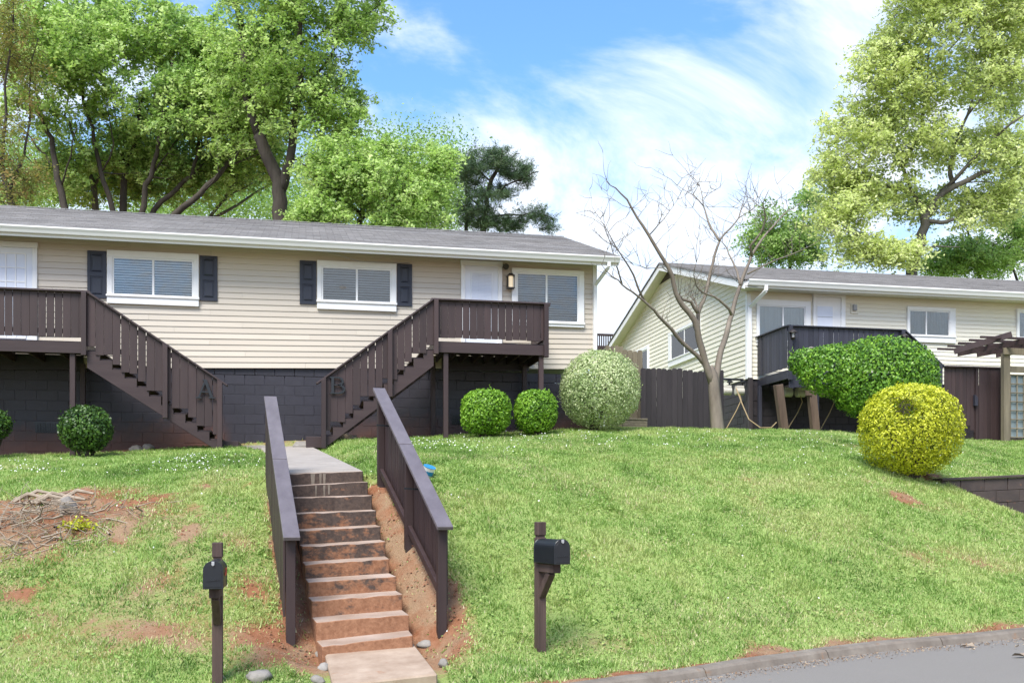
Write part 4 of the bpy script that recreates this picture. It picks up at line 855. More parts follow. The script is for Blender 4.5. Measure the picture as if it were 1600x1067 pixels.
# leaning posts below the deck
for (tx, ty), (bx_, by), lab in (((1215, 592), (1227, 676), 'leaning brown timber post under the black deck, left of the pair'), ((1266, 592), (1275, 672), 'leaning brown timber post under the black deck, with a pale pointed cap above the bush')):
    p, q = onY(bx_, by, YC - .10), onY(tx, ty, YC - .14); q[2] = DZ2 - .40; q[1] = YC - .17
    tag(MB().beam(p + (0, 0, -.2), q + np.array([0, 0, -.02]), .21, .18, (0, 1, 0)).build('timber_post', M['timber'], at=p, bevel=.012), lab, 'post', 'leaning posts under the deck'); lp_ = COL.objects[-1]
lp_ = [o for o in COL.objects if o.name.startswith('timber_post')][-1]; q = onY(1266, 572, YC - .3); c = onY(1268, 541, YC - .3); w = .30; y = YC - .30
MB().beam((onY(1263, 600, YC - .2)[0], YC - .22, DZ2 - .7), (q[0], y + .06, q[2] + .05), .15, .1, (0, 1, 0)).build('upper_post', M['timber'], lp_, bevel=.01)
MB().prism([(q[0] - w * .9, y, q[2] - .02), (q[0] + w, y, q[2] - .02), (q[0] + w * .9, y, q[2] + .12), (c[0] + .10, y, c[2] - .04), (c[0], y, c[2]), (c[0] - .09, y, c[2] - .06), (q[0] - w * .85, y, q[2] + .12)], (0, .12, 0)).build('pointed_cap', M['stone'], lp_, bevel=.012, label='pale grey pointed cap of the post')
# two tiny lanterns hung on the deck rail
def rail_lantern(px, py, lab):
    c = onY(px, py, YC - .12); c[1] = YC - .165; l = thing('rail_lantern', lab, 'lantern', c, 'lanterns on the black deck')
    MB().tube([c + (0, 0, .10), c + (0, 0, .085), c + (0, 0, .03), c + (0, 0, .015)], [.02, .045, .11, .115], 12).build('cap', M['bronze'], l)
    MB().tube([c + (0, 0, .012), c + (0, 0, -.11)], [.048, .042], 10).build('lamp_glass', M['greymetal'], l)
    mb = MB()
    for k in range(4): a = k * math.pi / 2 + .4; mb.tube([c + (.062 * math.cos(a), .062 * math.sin(a), .015), c + (.055 * math.cos(a), .055 * math.sin(a), -.12)], .008, 4)
    mb.tube([c + (0, 0, -.112), c + (0, 0, -.135), c + (0, 0, -.17)], [.062, .055, .02], 10); mb.beam(c + (0, .02, .09), c + (0, .12, .11), .03, .02); mb.build('cage', M['bronze'], l)
rail_lantern(1238, 521, 'small black lantern at the left corner of the black deck rail'); rail_lantern(1412, 527, 'small black lantern at the head of the black deck stair')
# boarded brown stair enclosure
x0, xm, x1 = XY(1474, YC), XY(1526, YC), XY(1570, YC); zt = onY(1520, 573.5, YC)[2]
en = thing('board_screen', 'brown upright board screen with stepped lower edge by the pergola', 'fence', (xm, YC, g1(xm, YC)))
n = 9; w = (xm - x0) / n
for k in range(n):
    zl = onY(1500, 640, YC)[2] if k < 3 else onY(1500, [0, 0, 0, 652, 652, 665, 665, 672, 676][k], YC)[2]
    MB().box(x0 + w * k, x0 + w * (k + 1) - (.012 if RNG.random() < .4 else .004), YC - .05 + RNG.normal(0, .002), YC - .028, zl, zt - .04).build('picket', M['brown'], en, bevel=.003)
n = 7; w = (x1 - xm) / n
for k in range(n): MB().box(xm + w * k, xm + w * (k + 1) - .004, YC - .11 + RNG.normal(0, .002), YC - .088, g1(xm, YC) - .1, zt - .04).build('picket', M['brown'], en, bevel=.003)
MB().box(x0 - .02, x1 + .03, YC - .15, YC + .03, zt - .04, zt).build('cap_board', M['cap'], en, bevel=.004)
for x in (xm - .05, x1 - .05): MB().box(x - .045, x + .045, YC - .09, YC, g1(x, YC) - .1, zt - .041).build('post', M['brown'], en)
for k in range(4):
    zz = onY(1500, 662 + k * 9, YC)[2]; xx = XY(1486 + k * 8, YC); MB().box(xx - .35, xx + .12, YC + .05, YC + 1.1, zz - .16, zz).build('tread', M['fence_dark'], en, bevel=.006)
# pergola with trellis
YP = 24.6
pg = thing('pergola', 'weathered timber pergola with dark rafters at the right edge', 'pergola', (XY(1573, YP), YP, g1(XY(1573, YP), YP)))
xp = XY(1574, YP); zt = onY(1574, 552, YP)[2]
for xx in (xp, xp + 2.2): MB().box(xx - .095, xx + .095, YP, YP + .15, g1(xx, YP) - .2, zt).build('post', M['raw'], pg, bevel=.008)
MB().box(xp - .14, xp + 2.6, YP - .055, YP - .002, zt - .04, zt + .14).build('beam', M['raw'], pg, bevel=.006)
MB().box(xp + .096, xp + 2.1, YP + .03, YP + .09, zt - .50, zt - .34).build('lintel', M['raw'], pg, bevel=.006)
for k in range(4): MB().beam((XY(1503, YP) - .0 + k * 1.1, YP + .35, zt + .06), (XY(1503, YP) + 1.05 + k * 1.1, YP - .62, zt + .40), .05, .16).build('rafter', M['brown_h'], pg, bevel=.004) if k == 0 else MB().beam((xp - 1.0 + k * .62, YP + 1.6, zt + .22), (xp - .55 + k * .62, YP - .62, zt + .23), .05, .15).build('rafter', M['brown_h'], pg, bevel=.004)
for k in range(5):
    y = YP - .45 + k * .5; MB().box(xp - 1.15 + k * .02, xp + 2.6, y - .025, y + .025, zt + .30, zt + .36).build('purlin', M['brown_h'], pg, bevel=.003)
x0, x1, z0, z1 = xp + .16, xp + 1.9, g1(xp + 1, YP) + .12, zt - .55
MB().box(x0 - .05, x1, YP + .10, YP + .13, z0 - .1, z0).build('trellis_sill', M['post'], pg)
MB().box(x0, x1, YP + .12, YP + .14, z0, z1).build('trellis_panel', M['curtain_grey'], pg)
for k in range(7): x = x0 + k * .21; MB().tube([(x, YP + .09, z0), (x, YP + .09, z1)], .018, 6).build('trellis_bar', M['raw'], pg)
for k in range(8): z = z0 + .02 + k * (z1 - z0 - .04) / 7; MB().tube([(x0, YP + .075, z), (x1, YP + .075, z)], .015, 6).build('trellis_bar', M['raw'], pg)

# privacy fences in the gap
def dog_fence(name, label, px0, px1, ytop, ybot, Y, mat, pw=.14):
    x0, x1 = XY(px0, Y), XY(px1, Y); zt = onY((px0 + px1) / 2, ytop, Y)[2]; c = (x0 + x1) / 2
    th = thing(name, label, 'fence', (c, Y, g1(c, Y)), 'privacy fences between the houses'); n = max(1, round((x1 - x0) / pw)); w = (x1 - x0) / n
    for k in range(n):
        a, b = x0 + k * w + .003, x0 + (k + 1) * w - .003; zl = g1((a + b) / 2, Y) - .04; h = zt + RNG.normal(0, .014); y = Y + RNG.normal(0, .003); e_ = .028
        MB().prism([(a, y, zl), (b, y, zl), (b, y, h - e_), (b - e_, y, h), (a + e_, y, h), (a, y, h - e_)], (0, .019, 0)).build('picket', mat, th)
    for zz in (zt - .25, (zt + g1(c, Y)) / 2, g1(c, Y) + .2): MB().box(x0, x1, Y + .022, Y + .06, zz - .045, zz + .045).build('rail', mat, th)
    return th
dog_fence('privacy_fence', 'dark stained dog ear picket fence between the two houses', 1001, 1131, 577, 671, 24.4, M['fence_dark'])
dog_fence('privacy_fence', 'unpainted grey picket fence beside the big round bush', 973, 1004, 547, 668, 24.9, M['raw'])
dog_fence('privacy_fence', 'far short piece of unpainted fence against the gable wall', 946, 974, 540.5, 640, 27.5, M['raw'])
bs = thing('timber_step', 'low weathered timber step at the foot of the unpainted fence', 'step', onY(990, 668, 24.2))
x0, x1 = XY(972, 24.2), XY(1011, 24.2)
for k in range(3): MB().box(x0, x1, 24.2 - .03, 24.25, onY(990, 669 - k * 4.3, 24.2)[2], onY(990, 665 - k * 4.3, 24.2)[2]).build('plank', M['raw'], bs, bevel=.004)
MB().box(x0 - .03, x1, 24.15, 24.6, onY(990, 656, 24.2)[2], onY(990, 656, 24.2)[2] + .04).build('plank', M['raw'], bs, bevel=.004)
# far deck rail seen through the gap
fr = thing('far_deck', 'tiny red brown deck rail in the gap left of the gable', 'deck rail', onY(938, 545, 46))
x0, x1 = XY(926, 46), XY(960, 46); za, zb_ = onY(938, 521, 46)[2], onY(938, 545, 46)[2]
MB().box(x0, x1, 46, 46.1, za - .1, za).build('rail', M['brown'], fr); MB().box(x0, x1, 46, 46.1, zb_ - 3, zb_ + .15).build('skirt', M['brown'], fr)
for k in range(10): x = x0 + (x1 - x0) * k / 10; MB().box(x, x + .05, 46.02, 46.07, zb_, za - .1).build('baluster', M['brown'], fr)

# gas meters on the foundation
def gas_meter(px, py, Y, lab):
    c = onY(px, py, Y); g = thing('gas_meter', lab, 'gas meter', c, 'gas meters below the deck')
    for dx in (-.20, .18):
        q = c + (dx, 0, 0); mb = MB(); mb.tube([q + (-.13, 0, 0), q + (-.12, 0, 0), q + (.12, 0, 0), q + (.13, 0, 0)], [.06, .115, .115, .06], 12); mb.box(q[0] - .11, q[0] + .11, q[1] - .09, q[1] + .08, q[2] + .02, q[2] + .15); mb.build('meter_body', M['meter'], g, bevel=.01)
        MB().tube([q + (.08, 0, .15), q + (.08, 0, .30), q + (.0, 0, .33), q + (-.25, .0, .33)], .025, 8).build('pipe', M['metal'], g)
        MB().tube([q + (.08, -.03, .22), q + (.08, -.03, .25), q + (.08, -.03, .29)], [.05, .10, .05], 10).build('regulator', M['metal'], g)
    mb = MB(); gz = g1(c[0], c[1]); mb.tube([c + (-.42, 0, .33), c + (-.42, 0, .1), (c[0] - .42, c[1], gz - .1)], .028, 8); mb.tube([c + (-.5, 0, .33), c + (.3, 0, .33)], .03, 8); mb.build('riser_pipe', M['metal'], g)
    pts = [c + (.1, -.05, .1), c + (.2, -.08, -.25), c + (.05, -.1, -.55), (c[0] - .3, c[1] - .12, gz + .05)]; MB().tube(pts, .014, 6).build('hose', M['rope'], g)
gas_meter(1146, 611, 27.1, 'grey gas meters on the gable foundation right of the bare tree'); gas_meter(1241, 614, 26.2, 'grey gas meters under the black deck between the leaning posts'); gas_meter(1291, 614, 26.2, 'grey gas meters under the black deck beside the big green bush')
p = [onY(1150, 606, 25.6), onY(1160, 632, 25.0), onY(1170, 655, 24.6), onY(1188, 668, 24.3), onY(1205, 668, 24.3), onY(1213, 660, 24.6)]
tag(MB().tube(p, .016, 6).build('hose', M['rope'], at=p[3]), 'tan hose trailing over the grass below the cream house corner', 'hose')

# ------------------------------------------------------------------ mailboxes
def mailbox(base, top_px, label, fd, t, boxtop, flagside):
    """post, arm, brace, domed box with door; fd = front direction (world, unit)"""
    th = thing('mailbox', label, 'mailbox', base, 'mailboxes by the road'); fd = np.array([*fd, 0.]); fd /= np.linalg.norm(fd); sd = np.array([-fd[1], fd[0], 0])
    zt = top_px[2]; c = np.array(base); pz = lambda z: np.array([c[0], c[1], z]); w = .092
    p = MB(); p.beam(pz(c[2] - .3), pz(zt - .155), w, w, fd); p.build('post', M['post'], th, bevel=.006, seg=2)
    MB().beam(pz(zt - .155), pz(zt - .135), w * .78, w * .78, fd).build('post_neck', M['post'], th); MB().beam(pz(zt - .135), pz(zt), w, w, fd).build('post_cap', M['post'], th, bevel=.008, seg=2)
    zb = boxtop - .245                                   # floor of the box
    MB().beam(pz(zb - .05) - fd * .02, pz(zb - .05) + fd * .36, .09, .085, (0, 0, 1)).build('arm', M['post'], th, bevel=.006, seg=2)
    MB().beam(pz(zb - .33) + fd * .03, pz(zb - .09) + fd * .24, .07, .075, (0, 0, 1)).build('brace', M['post'], th, bevel=.005)
    a, b = .035, .47; hw = .082; h = .155
    prof = [(-hw, 0), (hw, 0), (hw, h)] + [(hw * math.cos(q), h + hw * math.sin(q)) for q in np.linspace(0, math.pi, 13)[1:-1]] + [(-hw, h)]
    P3 = lambda u, v, d: pz(zb + v) + sd * u + fd * d
    MB().prism([P3(u, v, a) for u, v in prof], fd * (b - a)).build('box', M['metal'], th, bevel=.002)
    lip = [(u * 1.045, (v - .1) * 1.03 + .1) for u, v in prof]
    MB().prism([P3(u, v, a - .012) for u, v in lip], fd * .018).build('back_plate', M['metal'], th, bevel=.003)
    dr = MB().prism([P3(u, v, b - .012) for u, v in lip], fd * .02).build('door', M['metal'], th, bevel=.003)
    MB().prism([P3(u * .86, (v - .1) * .86 + .1, b + .008) for u, v in prof], fd * .003).build('door_emboss', M['metal'], dr, bevel=.001)
    MB().beam(P3(-.055, .07, b + .012), P3(.055, .08, b + .012), .008, .012).build('door_rib', M['metal'], dr)
    MB().prism([P3(u, v, b + .006) for u, v in ((-.012, .235), (-.012, .205), (0, .195), (.012, .205), (.012, .235))], fd * .018).build('latch', M['greymetal'], dr, bevel=.002)
    MB().prism([P3(flagside * (hw + .004), v, d) for v, d in ((.10, .30), (.13, .30), (.13, .20), (.165, .20), (.165, .13), (.10, .13))], sd * .004 * flagside).build('flag', M['red'], th)
    return th
cf = lambda x, y: np.array([math.cos(PSI) * x + math.sin(PSI) * y, -math.sin(PSI) * x + math.cos(PSI) * y])
b1 = onT(844, 1030, 10.2); b1[2] = g1(b1[0], b1[1])
mailbox(b1, onT(843, 815, 10.2), 'black mailbox on a brown post standing in the lawn right of the steps', cf(.42, -.91), 10.2, onT(860, 840, 10.0)[2], 1)
b2 = onT(340, 1078, 9.3); b2[2] = g1(b2[0], b2[1])
mailbox(b2, onT(340, 847, 9.3), 'black mailbox with red flag on a dark post left of the steps', cf(.20, -.98), 9.3, onT(338, 873, 9.1)[2], 1)

# ------------------------------------------------------------------ rocks, stumps, cup
def rock(name, px, py, rx, ry, rz, lab, cat, mat='stone', group=None, seed=0):
    p = onG(px, py); bm = bmesh.new(); bmesh.ops.create_icosphere(bm, subdivisions=3, radius=1)
    rg = np.random.default_rng(seed); dirs = rg.normal(0, 1, (9, 3)); dirs /= np.linalg.norm(dirs, axis=1)[:, None]; cut = rg.uniform(.62, .92, 9)
    for v in bm.verts:
        c = np.array(v.co)
        for d_, k_ in zip(dirs, cut):
            s = c.dot(d_)
            if s > k_: c = c - d_ * (s - k_) * .85
        c *= 1 + (vnoise(c[0] + 5, c[1] + c[2] * 2 + 5, 2.5, seed) - .5) * .22
        v.co = (c[0] * rx, c[1] * ry, c[2] * rz)
    me = bpy.data.meshes.new(name); bm.to_mesh(me); bm.free(); me.materials.append(M[mat]); me.shade_smooth()
    o = bpy.data.objects.new(name, me); COL.objects.link(o); o.location = (p[0], p[1], p[2] + rz * .25); o.rotation_euler = (0, 0, rg.uniform(0, 6)); tag(o, lab, cat, group); ORG[o.name] = np.array(o.location); return o
for i, a_ in enumerate(((405, 1062, .17, .12, .09, 'pale flat rock right of the left mailbox post'), (500, 1025, .07, .06, .05, 'small rock at the left corner of the bottom step'), (507, 1046, .085, .07, .055, 'grey rock at the left edge of the landing pad'), (497, 1064, .09, .07, .05, 'rock at the bottom left of the landing pad'), (664, 1008, .10, .09, .05, 'flat rock at the right corner of the bottom step'), (693, 1040, .055, .05, .06, 'small upright rock right of the landing pad'),
                        (213, 705, .16, .12, .10, 'flat rock by the red clay strip under the left porch stair'), (232, 703, .13, .1, .11, 'rounder rock beside the sapling under the left porch stair'), (487, 694, .10, .08, .10, 'small rock by the slab at the right porch stair'), (106, 800, .15, .12, .16, 'grey lump of a rock in the brush pile'))):
    rock('rock', *a_[:5], a_[5], 'rock', group='rocks around the lawn', seed=40 + i)
for i, (px, py, r_, h_, lab) in enumerate(((538, 688, .08, .12, 'smaller cut stump near the right porch stair'), (549, 688, .10, .10, 'pale cut stump beside the right porch stair, right of the smaller one'))):
    p = onG(px, py); mb = MB(); n = 12; rr = [r_ * RNG.uniform(.75, 1.25) for _ in range(n)]
    ring = lambda z, k: [p + (rr[i_] * k * math.cos(i_ * 2 * math.pi / n), rr[i_] * k * math.sin(i_ * 2 * math.pi / n), z + (RNG.normal(0, .02) if z > 0 else 0)) for i_ in range(n)]
    vs = ring(-.05, 1.4) + ring(h_, 1) + [p + (0, 0, h_)]; mb.add(vs, [(i_, (i_ + 1) % n, n + (i_ + 1) % n, n + i_) for i_ in range(n)] + [(n + i_, n + (i_ + 1) % n, 2 * n) for i_ in range(n)]); tag(mb.build('tree_stump', M['dead'], at=p), lab, 'stump', 'stumps by the stair')
p = onG(666, 746); cu = thing('paper_cup', 'blue and white cup lying on the lawn behind the right handrail', 'cup', p)
dv = np.array([.25, -.35, .9]); dv /= np.linalg.norm(dv); c = p + (0, 0, .0)
MB().tube([c, c + dv * .16], [.062, .085], 16).build('cup_body', M['cupwhite'], cu); MB().tube([c + dv * .05, c + dv * .11], [.0735, .0805], 16, False).build('cup_band', M['cupblue'], cu); MB().tube([c + dv * .161, c + dv * .166], [.088, .088], 16).build('cup_rim', M['cupblue'], cu)
# fallen leaf litter on the road
for i, (px, py, s) in enumerate(((1511, 1010, .055), (1592, 1026, .07), (1520, 1017, .016), (1588, 1012, .018))):
    t_ = 1.45 * F / (py - HOR); q = onT(px, py, t_); q[2] = 0; 
    kz = np.interp(q[0], KX, KZ); q = onT(px, py, (EYE - (kz - .070)) * F / (py - HOR)); mb = MB(); k = 7; vs = [q + (0, 0, .02)]
    for j in range(k): an = j * 2 * math.pi / k; r_ = s * RNG.uniform(.6, 1.2) * (1.6 if j % 3 == 0 else .8); vs.append(q + (r_ * math.cos(an), r_ * .6 * math.sin(an), RNG.uniform(.004, .05)))
    vs += [v + (0, 0, -.004) for v in vs]; fs = [(0, 1 + j, 1 + (j + 1) % k) for j in range(k)]; fs += [tuple(i_ + k + 1 for i_ in f[::-1]) for f in fs]
    tag(mb.add(vs, fs).build('dead_leaf', M['dead'], at=q), ['curled tan dead leaf lying on the road', 'larger tan dead leaf at the right edge of the road', 'tiny dark leaf crumb beside the curled leaf on the road', 'tiny dark leaf crumb above the larger leaf on the road'][i], 'leaf', 'litter on the road')

# ------------------------------------------------------------------ vegetation
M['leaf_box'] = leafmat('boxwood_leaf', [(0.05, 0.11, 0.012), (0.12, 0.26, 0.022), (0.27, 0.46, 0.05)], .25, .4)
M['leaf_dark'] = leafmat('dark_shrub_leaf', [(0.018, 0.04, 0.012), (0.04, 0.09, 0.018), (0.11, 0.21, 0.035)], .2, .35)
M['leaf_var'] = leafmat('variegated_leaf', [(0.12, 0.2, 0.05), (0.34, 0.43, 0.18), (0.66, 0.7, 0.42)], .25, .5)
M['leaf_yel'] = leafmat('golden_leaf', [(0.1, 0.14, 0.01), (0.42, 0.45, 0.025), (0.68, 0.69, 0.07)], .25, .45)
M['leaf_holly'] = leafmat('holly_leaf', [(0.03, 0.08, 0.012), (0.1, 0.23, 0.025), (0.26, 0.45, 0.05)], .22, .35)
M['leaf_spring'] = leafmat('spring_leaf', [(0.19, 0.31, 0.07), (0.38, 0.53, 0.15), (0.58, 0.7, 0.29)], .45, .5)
M['leaf_mid'] = leafmat('mid_leaf', [(0.11, 0.2, 0.055), (0.24, 0.38, 0.1), (0.4, 0.54, 0.18)], .42, .5)
M['leaf_right'] = leafmat('oak_spring_leaf', [(0.36, 0.44, 0.13), (0.56, 0.64, 0.24), (0.72, 0.77, 0.4)], .45, .5)
M['leaf_red'] = leafmat('bronze_leaf', [(0.1, 0.15, 0.03), (0.24, 0.26, 0.06), (0.36, 0.25, 0.1)], .4, .5)
M['needle'] = leafmat('pine_needle', [(0.035, 0.07, 0.03), (0.07, 0.125, 0.05), (0.12, 0.18, 0.075)], .2, .5)
GR = leafmat('grass_blade', [(0.1, 0.18, 0.036), (0.225, 0.36, 0.085), (0.355, 0.475, 0.145), (0.5, 0.48, 0.22), (0.62, 0.55, 0.36)], .3, .6, 1.2); M['grass'] = GR

def bush(name, label, cat, ells, t, base_px, nleaf, size, mat, group=None, hole=None, sq=2.4, stems=6, depth=.30, asp=.55, rough=.05, yscale=1.0):
    b = onT(*base_px, t); b[2] = g1(b[0], b[1])
    th = thing(name, label, cat, b, group)
    E = []
    for (px, py, rx, ry) in ells: E.append((onT(px, py, t), rx * t / F, ry * t / F))
    Ps, Ds, Ts = [], [], []; tot = sum(r[1] * r[2] for r in E)
    for i, (c, rx, rz) in enumerate(E):
        n = int(nleaf * rx * rz / tot); d = RNG.normal(0, 1, (n, 3)); d /= np.linalg.norm(d, axis=1)[:, None]
        k = (np.abs(d) ** sq).sum(1) ** (-1 / sq)                                   # superellipsoid
        dep = np.minimum(np.abs(RNG.exponential(depth * .5, n)), .85); lump = 1 + (fbm(d[:, 0] * 3 + d[:, 2] * 2 + 9, d[:, 1] * 3 - d[:, 2] * 2 + 9, 1.3, 30 + i, 3) - .5) * rough * 2
        rr = k * lump * (1 - dep) + RNG.exponential(.012, n) * (dep < .06)
        P = c + d * rr[:, None] * np.array([rx, rx * yscale, rz]); nd_ = d / np.array([rx, rx * yscale, rz]); nd_ /= np.linalg.norm(nd_, axis=1)[:, None]
        keep = np.ones(n, bool)
        for j, (c2, rx2, rz2) in enumerate(E):
            if j != i: keep &= (((P - c2) / np.array([rx2, rx2 * yscale, rz2])) ** 2).sum(1) > .55
        if hole is not None:
            hc, hr = onT(hole[0], hole[1], t - E[0][1] * .95), hole[2] * t / F; keep &= (((P - hc) / np.array([hr, hr * 3.4, hr * 1.25])) ** 2).sum(1) > 1 + RNG.normal(0, .25, n) + (fbm(P[:, 0] * 9, P[:, 2] * 9, 1, 44, 2) - .5) * 2.2
        gz = G(P[:, 0], P[:, 1]); keep &= P[:, 2] > gz + .03
        P, nd_, dep = P[keep], nd_[keep], dep[keep]; Ps.append(P); Ds.append(nd_)
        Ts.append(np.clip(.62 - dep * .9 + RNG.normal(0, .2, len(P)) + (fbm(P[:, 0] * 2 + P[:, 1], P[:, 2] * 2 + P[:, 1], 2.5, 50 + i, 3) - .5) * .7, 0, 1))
    for c, rx, rz in E:                                                              # young shoots past the clipped outline
        for _ in range(int(26 * rx)):
            d = RNG.normal(0, 1, 3); d[2] = d[2] * .8 + .35; d /= np.linalg.norm(d); k_ = (np.abs(d) ** sq).sum() ** (-1 / sq); ln_ = RNG.uniform(.02, .09); m_ = 6
            p_ = c + d * k_ * np.array([rx, rx * yscale, rz]) + np.linspace(-.04, ln_, m_)[:, None] * (d * .6 + np.array([0, 0, .6]) + RNG.normal(0, .2, 3)) + RNG.normal(0, .010, (m_, 3)); Ps.append(p_); Ds.append(np.tile(d, (m_, 1)) + RNG.normal(0, .6, (m_, 3))); Ts.append(np.clip(RNG.normal(.7, .15, m_), 0, 1))
    P, D, T = np.concatenate(Ps), np.concatenate(Ds), np.concatenate(Ts)
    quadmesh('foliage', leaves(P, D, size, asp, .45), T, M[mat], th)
    mb = MB(); c0 = E[0][0]
    for k in range(stems):
        a = RNG.uniform(0, 6.28); e = E[k % len(E)]; q = e[0] + np.array([math.cos(a) * e[1] * .55, math.sin(a) * e[1] * .55 * yscale, e[2] * RNG.uniform(-.2, .55)]); s = b + np.array([math.cos(a), math.sin(a), 0]) * .07
        m_ = (s + q) / 2 + RNG.normal(0, .06, 3); mb.tube([s + (0, 0, -.1), s * .6 + m_ * .4, m_, q], [.035, .028, .022, .008], 6)
        for _ in range(3): q2 = m_ + (q - m_) * RNG.uniform(.2, .9); mb.tube([m_ * .3 + q2 * .7, q2 + RNG.normal(0, .2, 3) * e[1]], [.010, .003], 4)
    if hole is not None:
        for _ in range(30):
            q = hc + RNG.normal(0, .5, 3) * np.array([hr, hr, hr * 1.2]) + np.array([0, hr * .7, 0]); mb.tube([q, q + RNG.normal(0, .05, 3) + (0, 0, .02), q + RNG.normal(0, .09, 3) + (0, .03, .05)], [.006, .005, .003], 4)
    mb.build('stem', M['bark'], th); return th
GB = 'clipped shrubs along the beige house'
bush('shrub', 'dark green rounded shrub under the left porch stair', 'shrub', [(135, 670, 40, 37)], 18.7, (134, 711), 6500, .062, 'leaf_dark', GB, sq=2.1, depth=.45, rough=.09)
bush('shrub', 'dark shrub cut off by the left edge of the photo', 'shrub', [(-14, 663, 31, 25)], 18.7, (-12, 711), 3000, .060, 'leaf_dark', GB, sq=2.1, depth=.45, rough=.09)
bush('shrub', 'bright green clipped shrub, larger and left of the pair under the right deck', 'shrub', [(759, 644, 38, 35)], 20.4, (759, 684), 8000, .058, 'leaf_box', GB, sq=2.9, depth=.28)
bush('shrub', 'bright green clipped shrub, smaller and right of the pair under the right deck', 'shrub', [(837, 643, 32.5, 33.5)], 20.6, (840, 680), 6600, .058, 'leaf_box', GB, sq=2.7, depth=.28)
bush('shrub', 'big round pale variegated shrub at the corner of the beige house', 'shrub', [(938, 609, 62, 61)], 21.6, (930, 672), 24000, .048, 'leaf_var', GB, sq=2.15, depth=.22, rough=.035)
bush('shrub', 'golden yellow globe shrub with a hole in its face on the lawn', 'shrub', [(1423, 671, 73, 70)], 16.9, (1425, 741), 20000, .050, 'leaf_yel', None, hole=(1421, 640, 15), sq=2.4, depth=.20, rough=.07, stems=14)
bush('shrub', 'large bright green lopsided shrub in front of the black deck', 'shrub', [(1382, 592, 90, 66), (1312, 580, 70, 42), (1266, 568, 36, 24), (1352, 626, 48, 22), (1425, 610, 47, 60)], 24.3, (1380, 684), 36000, .078, 'leaf_holly', None, sq=2.2, depth=.30, rough=.07, yscale=.55)

def bare_path(pts, t, r0, r1, mb, tt=None):
    P = [onT(px, py, t + (tt * i / max(1, len(pts) - 1) if tt else 0)) for i, (px, py) in enumerate(pts)]
    Q = []
    for i in range(len(P) - 1):                         # soften the corners
        Q.append(P[i]); Q.append((P[i] + P[i + 1]) / 2 + RNG.normal(0, .012, 3))
    Q.append(P[-1]); mb.tube(Q, np.linspace(r0, r1, len(Q)) * .66, 8); return Q
TB = 23.4; b = onT(1122, 672, TB); b[2] = g1(b[0], b[1])
bt = thing('bare_tree', 'leafless smooth barked tree forking in front of the cream gable', 'tree', b, 'trees around the houses'); mb = MB(); LB = []
bare_path([(1122, 684), (1120, 655), (1116, 610), (1113, 585), (1108, 572)], TB, .25, .15, mb)
for pts, r0, r1, tt in (([(1114, 604), (1102, 567), (1092, 530), (1085, 500), (1067, 478), (1056, 458), (1050, 430), (1033, 400), (1014, 368), (996, 341), (980, 312), (962, 294), (947, 283)], .13, .010, -1.2),
                    ([(1106, 574), (1090, 556), (1067, 536), (1050, 515), (1035, 500), (1022, 484), (1007, 471), (988, 456), (972, 445), (956, 432), (940, 414)], .08, .010, -1.6),
                    ([(1096, 545), (1091, 515), (1091, 489), (1100, 468), (1107, 440), (1113, 415), (1121, 385), (1125, 375), (1140, 358), (1154, 341), (1160, 320), (1166, 298)], .085, .010, .9),
                    ([(1124, 376), (1112, 358), (1104, 338), (1099, 322), (1083, 305), (1058, 290)], .045, .008, 1.5), ([(1099, 322), (1096, 300), (1092, 284)], .02, .006, .3),
                    ([(1090, 489), (1080, 472), (1066, 468), (1056, 458)], .06, .045, -.3), ([(1091, 489), (1086, 470), (1078, 462)], .04, .02, .1),
                    ([(1118, 625), (1119, 590), (1123, 563), (1131, 535), (1138, 510), (1144, 490), (1150, 465), (1157, 445), (1166, 420), (1175, 398), (1190, 375), (1210, 352), (1225, 335), (1240, 325), (1256, 312)], .125, .009, 1.6),
                    ([(1143, 492), (1132, 476), (1115, 463), (1100, 458), (1088, 447), (1084, 430), (1088, 410)], .05, .010, -1.0),
                    ([(1157, 445), (1152, 425), (1143, 405), (1136, 388), (1122, 372)], .045, .012, .9), ([(1175, 400), (1172, 385), (1190, 362), (1196, 340), (1192, 318), (1202, 296)], .05, .008, -.8),
                    ([(1168, 428), (1200, 412), (1225, 402), (1250, 392), (1280, 376)], .032, .006, .8), ([(972, 444), (965, 420), (958, 395), (950, 370), (938, 342)], .03, .006, -1.0), ([(1007, 471), (990, 430), (975, 405), (955, 372), (945, 352)], .04, .006, -.8),
                    ([(1050, 430), (1035, 418), (1010, 420), (990, 414)], .022, .005, -.4), ([(1014, 368), (1030, 350), (1046, 330), (1058, 312)], .022, .005, .3), ([(1154, 341), (1172, 330), (1186, 318)], .018, .004, .3)):
    LB.append((bare_path(pts, TB, r0, r1, mb, tt), r0, r1))
def twigs(mb, path, n, ln, up=.5, depth=0):
    for _ in range(n):
        i = RNG.integers(len(path) // 3, len(path)); p = path[i]; d = RNG.normal(0, 1, 3); d[2] = abs(d[2]) * .9 + up * .4; d /= np.linalg.norm(d); L_ = ln * RNG.uniform(.4, 1.2); q = [p]
        for k in range(4): d = d + RNG.normal(0, .22, 3); d[2] += .08; d /= np.linalg.norm(d); q.append(q[-1] + d * L_ / 4)
        mb.tube(q, np.linspace(.005, .0018, 5) * (1 if depth else 1.3), 4)
        if depth < 1: twigs(mb, q, 3, ln * .5, up, depth + 1)
for q, r0, r1 in LB: twigs(mb, q, 7, .95)
tw = mb.build('trunk', M['bark_bare'], bt, smooth=True)

